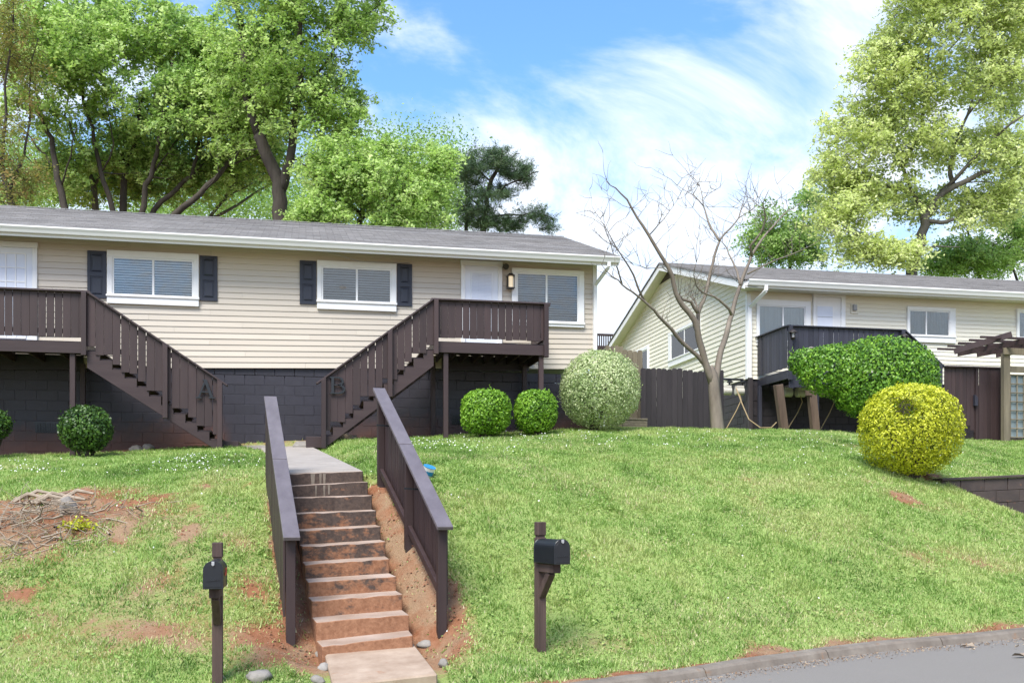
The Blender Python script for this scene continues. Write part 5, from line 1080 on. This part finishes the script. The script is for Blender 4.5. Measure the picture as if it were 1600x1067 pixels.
def tree(name, label, limbs, crowns, t, nclump, per, size, mat, bark='bark', csig=.35, flat=.55, asp=.55, twig=True, droop=.6, base=None, group='trees around the houses', gap=.0, sag=.45):
    p0 = onT(*limbs[0][0][0], t); gz = g1(p0[0], p0[1]); base = np.array([p0[0], p0[1], min(gz, p0[2] - .3)])
    th = thing(name, label, 'tree', base, group); mb = MB(); nodes = []
    for i, (pts, r0, r1, tt) in enumerate(limbs):
        P = [onT(px, py, t + tt * k / max(1, len(pts) - 1)) for k, (px, py) in enumerate(pts)]
        if i == 0: P = [base + (0, 0, -.3)] + P
        Q = []
        for k in range(len(P) - 1): Q += [P[k], (P[k] + P[k + 1]) / 2 + RNG.normal(0, .04, 3) * (i > 0 or k > 0)]
        Q.append(P[-1]); rad = np.linspace(r0, r1, len(Q)) * .74; mb.tube(Q, rad, 9 if r0 > .12 else 6); nodes += list(zip(Q[1:], rad[1:]))
    NP = np.array([n[0] for n in nodes]); NRd = np.array([n[1] for n in nodes])
    C = []; area = sum(c[2] * c[3] for c in crowns)
    for (px, py, rx, ry, dt, rd) in crowns:
        n = int(nclump * rx * ry / area) + 1; d = RNG.normal(0, 1, (n * 2, 3)); d /= np.linalg.norm(d, axis=1)[:, None]; r_ = RNG.random(n * 2) ** .42
        r_ = r_ * (1 + (fbm(d[:, 0] * 1.7 + px * .01 + 9, d[:, 2] * 1.7 + d[:, 1] + py * .01 + 9, 1.2, 71, 3) - .5) * 1.1)
        for q, rr in zip(d[:n], r_[:n]): C.append(onT(px + q[0] * rr * rx, py - q[2] * rr * ry, t + dt + q[1] * rr * rd))
    C = np.array(C)
    if gap: C = C[fbm(C[:, 0] * .9 + C[:, 1] * .5, C[:, 2] * .9, .8, 77, 3) > gap]
    Ps, Ts = [], []
    order = np.argsort(((C[:, None, :] - NP[None, :, :]) ** 2).sum(-1).min(1)); pool = NP.copy(); prad = NRd.copy()
    for i in order:
        c = C[i]
        if twig:
            d = np.linalg.norm(pool - c, axis=1) + np.where(pool[:, 2] > c[2] + .2, .8, 0); j = d.argmin(); s = pool[j]; r0 = min(prad[j] * .75, .012 + .012 * d[j]); L_ = np.linalg.norm(c - s)
            m_ = (s + c) / 2 + RNG.normal(0, .07, 3) * L_ + (0, 0, -.05 * L_); mb.tube([s, m_, c], [r0, r0 * .7, max(.006, r0 * .35)], 5 if r0 > .04 else 4, False); pool = np.vstack([pool, m_, c]); prad = np.append(prad, [r0 * .7, max(.006, r0 * .4)])
        nsp = int(RNG.integers(4, 8)); ct = .5 + RNG.normal(0, .20)                    # drooping leafy sprays fanning out of the twig end
        for _ in range(nsp):
            m = max(3, int(per * RNG.uniform(.5, 1.5) / 5.5)); d = RNG.normal(0, 1, 3) * np.array([1, 1, flat]); d[2] += .12; d /= np.linalg.norm(d) + 1e-9; ln = csig * RNG.uniform(1.1, 2.3)
            u = np.sort(RNG.random(m)) ** .75; c_ = c + RNG.normal(0, csig * .25, 3); q = c_ + d * (u * ln)[:, None]; q[:, 2] -= sag * (u ** 2) * ln; e1 = c_ + d * ln * .5; e2 = c_ + d * ln
            e1[2] -= sag * .25 * ln; e2[2] -= sag * ln; mb.tube([c_, e1, e2], [.006, .004, .002], 3, False)
            Ps.append(q + RNG.normal(0, csig * .14 + .015, (m, 3))); Ts.append(np.clip(ct + RNG.normal(0, .12) + RNG.normal(0, .10, m), 0, 1))
    P = np.concatenate(Ps); T = np.concatenate(Ts); D = RNG.normal(0, .5, (len(P), 3)); D[:, 2] += .9; D[:, 1] -= .3
    mb.build('trunk', M[bark], th, smooth=True)
    quadmesh('crown', leaves(P, D / np.linalg.norm(D, axis=1)[:, None], size, asp, .35, droop), T, M[mat], th); return th
# left edge, bronze young leaves
tree('young_tree', 'tree with bronze and yellow young leaves at the left edge', [([(22, 335), (14, 300), (4, 262), (-8, 220)], .16, .05, 0), ([(14, 300), (30, 262), (40, 225), (46, 150), (60, 60)], .07, .02, .5), ([(4, 262), (10, 180), (14, 90), (20, -10)], .07, .02, -.5)], [(8, 120, 62, 150, 0, 1.6), (20, 270, 48, 60, 0, 1.2)], 27, 160, 110, .085, 'leaf_red', csig=.30, gap=.36)
# slender trees in a row behind the roof
sl = (('slender tree with a dark trunk bowing left behind the left roof end', [([(105, 340), (96, 300), (88, 262), (81, 216), (70, 196), (61, 182)], .19, .07, 0), ([(90, 268), (70, 240), (48, 215), (20, 190)], .06, .02, 1), ([(96, 290), (104, 262), (112, 232), (120, 200)], .05, .02, -1), ([(61, 182), (52, 120), (66, 60), (70, -20)], .06, .02, 0)], [(70, 70, 95, 105, 0, 2)], 34),
      ('slender pale trunked tree with twin leaders behind the left roof end', [([(148, 340), (148, 310), (146, 287), (133, 255), (124, 230), (112, 205), (101, 182)], .2, .06, 0), ([(147, 290), (165, 262), (185, 235), (205, 205)], .09, .03, .8), ([(101, 182), (108, 120), (120, 60), (120, -20)], .055, .02, 0)], [(150, 80, 100, 110, 0, 2)], 37),
      ('slender dark tree leaning left behind the roof, third along', [([(180, 342), (170, 305), (158, 270), (150, 235), (145, 199), (130, 160), (125, 110)], .15, .05, 0), ([(158, 270), (178, 225), (170, 180)], .05, .02, -.6)], [(165, 110, 85, 85, 0, 2)], 35),
      ('dark upright tree forking into a wide vee behind the roof', [([(192, 342), (193, 300), (197, 265), (204, 242), (216, 202), (222, 150)], .21, .06, 0), ([(197, 262), (190, 232), (183, 205), (176, 160)], .08, .03, .5), ([(205, 240), (226, 205), (240, 175), (246, 120)], .09, .03, -.6)], [(215, 70, 95, 115, 0, 2)], 36),
      ('dark slightly leaning tree behind the roof, right of the forked one', [([(218, 342), (226, 305), (236, 277), (246, 238), (253, 196), (262, 150), (270, 90)], .16, .05, 0), ([(236, 277), (262, 240), (282, 215)], .05, .02, .5)], [(268, 110, 85, 100, 0, 2)], 35),
      ('dark tree sweeping right behind the middle of the roof', [([(233, 344), (252, 315), (276, 296), (300, 275), (308, 245), (312, 205), (318, 150)], .15, .05, 0), ([(290, 284), (322, 250), (345, 215)], .05, .02, .7)], [(325, 110, 85, 95, 0, 2)], 35.5),
      ('long dark trunk leaning far right behind the roof', [([(262, 346), (285, 325), (312, 304), (337, 280), (356, 255), (374, 229), (392, 190)], .18, .06, 0), ([(350, 262), (390, 246), (412, 240)], .05, .02, .4), ([(320, 298), (342, 270), (340, 225)], .05, .02, -.6)], [(385, 120, 90, 110, 0, 2)], 34),
      ('pale multi branched tree low behind the roof left of the big trunk', [([(322, 350), (345, 318), (358, 296), (366, 276)], .11, .05, 0), ([(345, 318), (385, 292), (415, 268)], .05, .02, .6), ([(358, 296), (372, 270), (400, 250)], .04, .02, -.5), ([(330, 342), (375, 318), (422, 288)], .09, .04, .6)], [(380, 260, 60, 45, 1, 1.5), (400, 200, 60, 45, 0, 1.5)], 37))
for i, (lab, limbs, cr_, t_) in enumerate(sl):
    e_ = cr_[0]; cr_ = cr_ if i == 7 else cr_ + [(e_[0] - 10 + 12 * (i % 3), 175 + 14 * (i % 2), 62, 42, .5, 1.6), (e_[0] + 30, 258 - 9 * (i % 4), 52, 46, 1.4, 1.4), (e_[0] - 40, 290, 40, 30, 2.4, 1.2)]
    tree('slender_tree', lab, limbs, cr_, t_, 470 if i < 7 else 170, 56 if i < 7 else 50, .155, ['leaf_spring', 'leaf_mid', 'leaf_spring', 'leaf_spring', 'leaf_mid', 'leaf_spring', 'leaf_spring', 'leaf_mid'][i], 'bark_grey' if i in (1, 7) else 'bark', csig=.28, flat=.5, gap=.37)
    
tree('big_tree', 'big dark trunked tree towering behind the middle of the roof', [([(439, 352), (438, 315), (436, 285), (424, 258), (412, 232), (404, 212)], .34, .24, 0), ([(438, 300), (446, 275), (452, 255), (458, 200), (466, 150), (471, 110), (469, 34), (478, -40)], .22, .09, -.6), ([(404, 212), (385, 150), (380, 80), (366, 0), (360, -50)], .2, .08, .4), ([(470, 66), (490, 60), (520, 40), (560, 30), (590, 10)], .07, .02, -.4), ([(466, 150), (500, 110), (526, 70), (530, 10)], .08, .03, .6), ([(458, 200), (510, 150), (540, 130)], .05, .02, -.8), ([(404, 212), (440, 150), (430, 60)], .08, .03, 1)],
     [(460, 30, 130, 95, 0, 2.6), (470, 140, 100, 70, 0, 2.2), (400, 130, 70, 90, .6, 2), (525, 180, 55, 70, -.2, 1.6), (560, 30, 50, 40, -.3, 1.2), (490, -80, 150, 80, 0, 3)], 32, 1100, 56, .135, 'leaf_spring', csig=.25, flat=.5, gap=.33)
tree('maple_tree', 'pale spring green spreading tree behind the right half of the roof', [([(560, 368), (562, 345), (566, 320), (572, 290)], .17, .09, 0), ([(564, 335), (520, 300), (490, 275), (470, 255)], .08, .02, -.5), ([(566, 325), (610, 315), (650, 300), (690, 285)], .08, .02, -.5), ([(572, 290), (590, 260), (610, 235)], .06, .02, .3)],
     [(525, 270, 62, 55, 0, 1.8), (590, 272, 60, 52, 0, 2), (655, 300, 60, 58, 0, 1.8), (690, 250, 28, 22, .2, 1), (500, 330, 55, 30, -.6, 1), (620, 340, 85, 28, -.8, 1), (610, 226, 55, 12, 0, .8)], 30, 820, 62, .120, 'leaf_spring', csig=.22, flat=.5, gap=.31)
# pine: needle tufts on open limbs
tree('pine_tree', 'open dark green pine beyond the right end of the beige roof', [([(752, 380), (755, 345), (760, 310), (768, 280), (780, 255), (785, 236)], .2, .07, 0), ([(757, 330), (735, 310), (722, 295)], .05, .02, .5), ([(760, 310), (790, 290), (818, 280), (842, 268)], .06, .02, -.4), ([(756, 345), (795, 335), (830, 332), (862, 340)], .06, .02, -.5), ([(768, 285), (745, 262), (730, 245)], .05, .02, .4), ([(780, 258), (800, 246), (812, 240)], .04, .02, -.3), ([(729, 372), (732, 330), (728, 290)], .12, .04, 1)],
     [(735, 270, 26, 36, 0, 1.6), (775, 252, 34, 20, 0, 1.5), (812, 272, 34, 18, 0, 1.4), (790, 308, 50, 18, 0, 1.6), (745, 330, 35, 28, 0, 1.6), (830, 332, 38, 14, 0, 1.2), (775, 352, 60, 14, 0, 1.4), (856, 350, 12, 14, 0, .6)], 41, 360, 130, .20, 'needle', csig=.25, flat=.5, asp=.10, droop=-.3, gap=.37, sag=-.1)
# right side
tree('small_tree', 'small mid green tree rising behind the left end of the cream roof', [([(1234, 425), (1232, 400), (1230, 380), (1222, 350)], .13, .05, 0), ([(1230, 380), (1250, 360), (1268, 345)], .05, .02, .3), ([(1231, 392), (1205, 370), (1188, 352)], .05, .02, -.3)], [(1222, 362, 62, 38, 0, 1.8), (1205, 388, 46, 26, 0, 1.4), (1262, 385, 30, 30, 0, 1.2), (1265, 310, 28, 16, .6, 1)], 46, 230, 80, .14, 'leaf_mid', csig=.38, bark='bark')
tree('oak_tree', 'huge yellow green oak filling the sky on the right', [([(1424, 428), (1430, 405), (1440, 380), (1446, 352), (1447, 335)], .30, .22, 0), ([(1447, 345), (1470, 348), (1492, 342)], .13, .08, -.5), ([(1447, 338), (1462, 312), (1490, 292), (1520, 278), (1548, 268)], .20, .10, -.4), ([(1490, 292), (1484, 262), (1496, 220), (1512, 180), (1530, 120)], .13, .05, .6), ([(1470, 300), (1515, 255), (1560, 210), (1600, 180)], .11, .04, -1), ([(1447, 335), (1425, 300), (1410, 262), (1392, 210), (1392, 140)], .12, .04, .8), ([(1425, 300), (1380, 290), (1345, 262), (1322, 240)], .08, .025, -.6), ([(1410, 262), (1440, 200), (1450, 130), (1455, 50), (1470, -20)], .10, .03, .3), ([(1512, 180), (1560, 120), (1580, 40)], .06, .02, .4), ([(1430, 405), (1400, 392), (1370, 396), (1330, 385)], .07, .02, -1), ([(1436, 395), (1470, 385), (1500, 386)], .05, .02, -.6), ([(1392, 140), (1380, 90), (1400, 20)], .05, .02, .2), ([(1460, 100), (1500, 60), (1530, 0)], .05, .02, -.3), ([(1392, 210), (1350, 170), (1335, 150)], .05, .02, 0)],
     [(1470, 20, 105, 75, 0, 3), (1420, 120, 80, 70, 0, 2.6), (1540, 110, 85, 80, .5, 3), (1362, 205, 80, 60, 0, 2.2), (1385, 90, 50, 50, 0, 1.8), (1305, 270, 40, 40, -.4, 1.6), (1460, 215, 80, 55, .4, 2.6), (1335, 300, 74, 50, -.3, 2), (1530, 320, 80, 40, .6, 2), (1590, 300, 50, 40, .4, 2), (1310, 345, 45, 40, -.6, 1.6), (1420, 310, 70, 40, .6, 2), (1335, 380, 66, 36, -1, 1.6), (1400, 395, 60, 26, -1, 1.4), (1570, 230, 60, 60, .5, 2.4), (1490, -90, 150, 70, 0, 3.5), (1590, 20, 60, 90, .6, 2.4)], 39, 3500, 46, .150, 'leaf_right', 'bark_grey', csig=.30, flat=.36, gap=.355)
tree('green_tree', 'mid green tree low behind the cream roof at the right edge', [([(1530, 440), (1528, 410), (1520, 390), (1512, 360)], .14, .06, 0), ([(1528, 410), (1550, 385), (1580, 365)], .07, .02, 0), ([(1590, 440), (1575, 395), (1590, 350)], .08, .03, .6)], [(1500, 395, 55, 34, 0, 1.6), (1560, 400, 60, 32, .4, 1.8), (1590, 355, 40, 45, .8, 1.6), (1470, 412, 40, 18, 0, 1.2)], 44, 300, 80, .14, 'leaf_spring', csig=.38, gap=.33)
# far wood behind everything: sparse understorey read between the trunks
n = 2300; px = RNG.uniform(-80, 720, n); py = 200 + RNG.random(n) ** .7 * 160; P = []
for a, c in zip(px, py):
    if fbm(np.array([a * .022]), np.array([c * .03]), 1, 13, 3)[0] < .43 + .06 * (c < 240): continue
    q = onT(a, c, RNG.uniform(50, 62)); k = RNG.integers(30, 80); P.append(q + RNG.normal(0, 1, (k, 3)) * np.array([.8, .8, .5]))
P = np.concatenate(P); D = RNG.normal(0, .6, (len(P), 3)); D[:, 2] += .7
tag(quadmesh('far_wood', leaves(P, D / np.linalg.norm(D, axis=1)[:, None], .17, .55, .3), np.clip(RNG.normal(.45, .2, len(P)), 0, 1), M['leaf_mid'], at=(0, 55, 4)), 'sparse far woodland seen between the trunks', None, None, 'stuff')
for i in range(26):
    a = RNG.uniform(-60, 700); t_ = RNG.uniform(50, 60)
# weeds and brush pile
bp = onG(62, 822); th = thing('brush_pile', 'low heap of dead grey sticks and vines on bare clay at the left', 'brush pile', bp); mb = MB()
for k in range(330):
    c = bp + np.array([RNG.normal(-.05, .52), RNG.normal(0, .34), 0]); h = .30 * math.exp(-((c[0] - bp[0]) / .62) ** 2 - ((c[1] - bp[1]) / .45) ** 2); c[2] = g1(c[0], c[1]) + RNG.random() * h + .01
    d = RNG.normal(0, 1, 3); d[2] *= .35; d /= np.linalg.norm(d); L_ = RNG.uniform(.12, .5); q = [c]
    for j in range(3): d = d + RNG.normal(0, .3, 3); d[2] -= .05; d /= np.linalg.norm(d); q.append(q[-1] + d * L_ / 3)
    for v in q: v[2] = max(v[2], g1(v[0], v[1]) + .005)
    mb.tube(q, np.linspace(1, .4, 4) * RNG.choice([.004, .006, .009, .016], p=[.4, .35, .2, .05]), 4, False)
tag(mb.build('dead_stick', M['dead'], th), kind='stuff')
mb = MB()
for k in range(7): c = onG(RNG.uniform(20, 100), RNG.uniform(785, 800)); mb.tube([c + (0, 0, .06), c + (.15, .05, .16), c + (.35, .02, .12)], [.03, .025, .015], 6)
mb.build('dead_branch', M['dead'], th)
def weed(px, py, n, r_, lab, mat='leaf_box', s=.05):
    c = onG(px, py); d = RNG.normal(0, 1, (n, 3)); P = c + d * np.array([r_, r_, r_ * .5]); P[:, 2] = np.maximum(P[:, 2] + r_ * .4, G(P[:, 0], P[:, 1]) + .01); D = RNG.normal(0, .5, (n, 3)); D[:, 2] += 1
    th = thing('weed', lab, 'plant', c); quadmesh('foliage', leaves(P, D / np.linalg.norm(D, axis=1)[:, None], s, .6), np.clip(RNG.normal(.6, .2, n), 0, 1), M[mat], th)
    mb = MB()
    for q in P[::12]: mb.tube([c + (0, 0, -.02), (c + q) / 2 + (0, 0, .01), q], [.006, .004, .002], 4)
    mb.build('stem', M['bark'], th)
weed(121, 826, 260, .085, 'small yellow green leafy plant at the right end of the brush pile', 'leaf_yel', .05)
weed(226, 696, 60, .07, 'thin sapling between the rocks under the left porch stair', 'leaf_box', .06)
weed(735, 942, 0 + 90, .06, 'low broad leaved weed right of the right handrail post')if False else None

# ------------------------------------------------------------------ grass
def lawn_points(n, x0=-12, x1=23, y0=6.2, y1=27.5):
    x = RNG.uniform(x0, x1, n); y = RNG.uniform(y0, y1, n)
    a = np.arctan2(x * math.cos(PSI) - y * math.sin(PSI), x * math.sin(PSI) + y * math.cos(PSI)); k = (np.abs(a) < .60) | ((np.abs(a) < .95) & (RNG.random(n) < .45)); k &= (y > kerbY(x) + .0)
    k &= ~((y > YH - .15) & (x < H1R + .1)); k &= ~((y > Y2 - .05) & (x > XG))
    ax = np.interp(y, NC[:, 1], NC[:, 0]); k &= ~((np.abs(x - ax) < .50) & (y > NC[0, 1] - .5) & (y < NC[-1, 1] + .1))
    s_ = np.clip((y - NC[-1, 1]) / (WALK_B[0][1] - NC[-1, 1]), 0, 1); wx = NC[-1, 0] + s_ * ((WALK_B[0][0] + WALK_B[1][0]) / 2 - NC[-1, 0]); k &= ~((np.abs(x - wx) < .50) & (y > NC[-1, 1]) & (y < WALK_B[0][1] + .1))
    padx = (pf[0][0] + pf[1][0] + pb[0][0] + pb[1][0]) / 4; k &= ~((np.abs(x - padx) < .62) & (y < pb[1][1] + .1) & (y > pf[0][1] - .3))
    return x[k], y[k]
x, y = lawn_points(2950000)
dd = dirt(x, y); dist = np.hypot(x, y); n1_ = fbm(x, y, 1.6, 60, 4); n2_ = fbm(x, y, .45, 64, 3); n3_ = fbm(x, y, 6, 68, 3)
pr = np.clip(1.15 - 1.35 * sstep(.30, .95, dd) , 0.05, 1) * np.clip(.55 + .9 * n3_, 0, 1) * np.clip(1.25 - dist / 40, .5, 1)
near = ((y > 21.4) & (x < 5.4))
pr = np.where(near, pr * .12, pr)
k = RNG.random(len(x)) < pr; x, y, dd, n1_, n2_, n3_ = x[k], y[k], dd[k], n1_[k], n2_[k], n3_[k]
n = len(x); z = G(x, y) - .004
h = RNG.uniform(.020, .044, n) * (.65 + .9 * n1_) * (1 + .9 * sstep(.52, .72, n3_)) * (1 - .35 * np.clip(dd, 0, 1)); az = RNG.uniform(0, 2 * math.pi, n); lean = RNG.uniform(.3, 1.25, n) * h; w = RNG.uniform(.003, .006, n) * (1 + np.hypot(x, y) / 26)
wd = np.stack([-np.sin(az), np.cos(az), np.zeros(n)], 1); B0 = np.stack([x, y, z], 1); tip = B0 + np.stack([np.cos(az) * lean, np.sin(az) * lean, h], 1)
V = np.stack([B0 - wd * w[:, None], B0 + wd * w[:, None], tip], 1)
tint = .36 + (n1_ - .5) * .95 + (n2_ - .5) * .55 + RNG.normal(0, .10, n) + .18 * dd
dry = RNG.random(n) < (.035 + .26 * np.clip(dd, 0, 1) + .22 * sstep(.50, .68, fbm(x, y, 1.1, 81, 3))); tint = np.where(dry, RNG.uniform(.62, 1, n), np.clip(tint, 0, .60))
tag(quadmesh('grass', V, np.clip(tint, 0, 1), GR, nv=3, at=(2, 14, 1)), 'spring lawn of mixed grass and clover on the bank', None, None, 'stuff')
# broad leaved clover and weeds in the sward
x, y = lawn_points(330000); dd = dirt(x, y); c1 = fbm(x, y, 1.3, 90, 4); k = RNG.random(len(x)) < np.clip((c1 - .44) * 4.5, .04, .8) * np.clip(1.2 - 1.1 * sstep(.3, .9, dd), .08, 1); k &= ~((y > 21.4) & (x < 5.4) & (RNG.random(len(x)) < .9)); x, y, c1 = x[k], y[k], c1[k]; n = len(x)
P = np.stack([x, y, G(x, y) + RNG.uniform(.008, .05, n)], 1); D = RNG.normal(0, .32, (n, 3)); D[:, 2] += 1
tag(quadmesh('clover', leaves(P, D / np.linalg.norm(D, axis=1)[:, None], .024 + .022 * sstep(.50, .66, fbm(x, y, 3.1, 95, 3)), .8, .2), np.clip(.30 + (c1 - .5) * .6 + RNG.normal(0, .12, n), 0, .58), GR, at=(2, 14, 1)), 'clover and broad leaved weeds mixed through the lawn', None, None, 'stuff')
# white clover blossom on the crest and in front of the left porch
P = []
for px0, px1, py0, py1, m_ in ((700, 1200, 676, 712, 300), (560, 700, 688, 706, 90), (0, 330, 722, 745, 150), (250, 400, 712, 735, 60), (1240, 1350, 676, 720, 120), (1240, 1500, 690, 760, 60), (0, 1400, 740, 1000, 45)):
    xs_, ys_ = RNG.uniform(px0, px1, m_), RNG.uniform(py0, py1, m_); kk = fbm(xs_ * .02, ys_ * .08, 1, 33, 3) > .42
    for a, c in zip(xs_[kk], ys_[kk]):
        r = ray(a, c); lo, hi = 9.0, 27.0
        ts = np.linspace(lo, hi, 90); q = O3 + r * ts[:, None]; u = np.nonzero(q[:, 2] <= G(q[:, 0], q[:, 1]))[0]
        if len(u): P.append(q[u[0]])
P = np.array(P); P[:, :2] += RNG.normal(0, .08, (len(P), 2)); P[:, 2] = G(P[:, 0], P[:, 1]) + RNG.uniform(.05, .08, len(P)); D = RNG.normal(0, .5, (len(P), 3)); D[:, 1] -= .8; D[:, 2] += .5
m, t, b, o = newmat('clover_flower'); b.inputs['Base Color'].default_value = (.78, .78, .72, 1); b.inputs['Roughness'].default_value = .8; M['flower'] = m
tag(quadmesh('clover_blossom', np.concatenate([leaves(P, D / np.linalg.norm(D, axis=1)[:, None], .022, .95, .2), leaves(P, D, .020, .95, 1.0)]), np.ones(len(P) * 2), M['flower'], at=(2, 18, 3)), 'white clover blossom scattered over the lawn crest', None, None, 'stuff')
# clods and small stones on the bare clay
mb_p, fs = [], []
x, y = lawn_points(140000); dd = dirt(x, y); k = RNG.random(len(x)) < np.clip((dd - .42) * 1.6, 0, .8); x, y = x[k][:16000], y[k][:16000]; n = len(x); z = G(x, y); s = RNG.uniform(.006, .022, n)
offs_ = np.array([(1, 0, 0), (0, 1, 0), (-1, 0, 0), (0, -1, 0), (0, 0, 1.0)]); V = []
base = np.stack([x, y, z], 1); pts = [base + (offs_[j] * s[:, None]) * RNG.uniform(.6, 1.3, (n, 1)) for j in range(5)]
V = np.concatenate([np.stack([pts[a], pts[b_], pts[4]], 1) for a, b_ in ((0, 1), (1, 2), (2, 3), (3, 0))])
tag(quadmesh('clay_clods', V, np.ones(len(V)), M['clay'], nv=3, at=(0, 11, 1)), 'crumbs of red clay on the bare patches', None, None, 'stuff')

# dry leaves and straw: along the kerb and on the bare clay
x, y = lawn_points(260000); dd = dirt(x, y); kd = y - kerbY(x); k = RNG.random(len(x)) < np.clip(np.exp(-((kd - .18) / .22) ** 2) * .45 + np.clip(dd - .35, 0, 1) * .42, 0, 1); x, y = x[k], y[k]
P = np.stack([x, y, G(x, y) + RNG.uniform(.004, .022, len(x))], 1); xr = RNG.uniform(-8, 14, 5200); dr_ = .13 + np.abs(RNG.normal(0, .14, 5200)); Q = np.stack([xr, kerbY(xr) - dr_, kerbZ(xr) - .070 + RNG.uniform(0, .012, 5200)], 1)
P = np.concatenate([P, Q]); D = RNG.normal(0, .45, (len(P), 3)); D[:, 2] += 1
M['litter'] = leafmat('dry_litter', [(.13, .075, .045), (.27, .18, .11), (.42, .32, .21)], .1, .8)
tag(quadmesh('dry_litter', leaves(P, D / np.linalg.norm(D, axis=1)[:, None], .032, .28, .15), RNG.random(len(P)), M['litter'], at=(2, 12, 1)), 'dry leaves and straw along the kerb and on the clay', None, None, 'stuff')
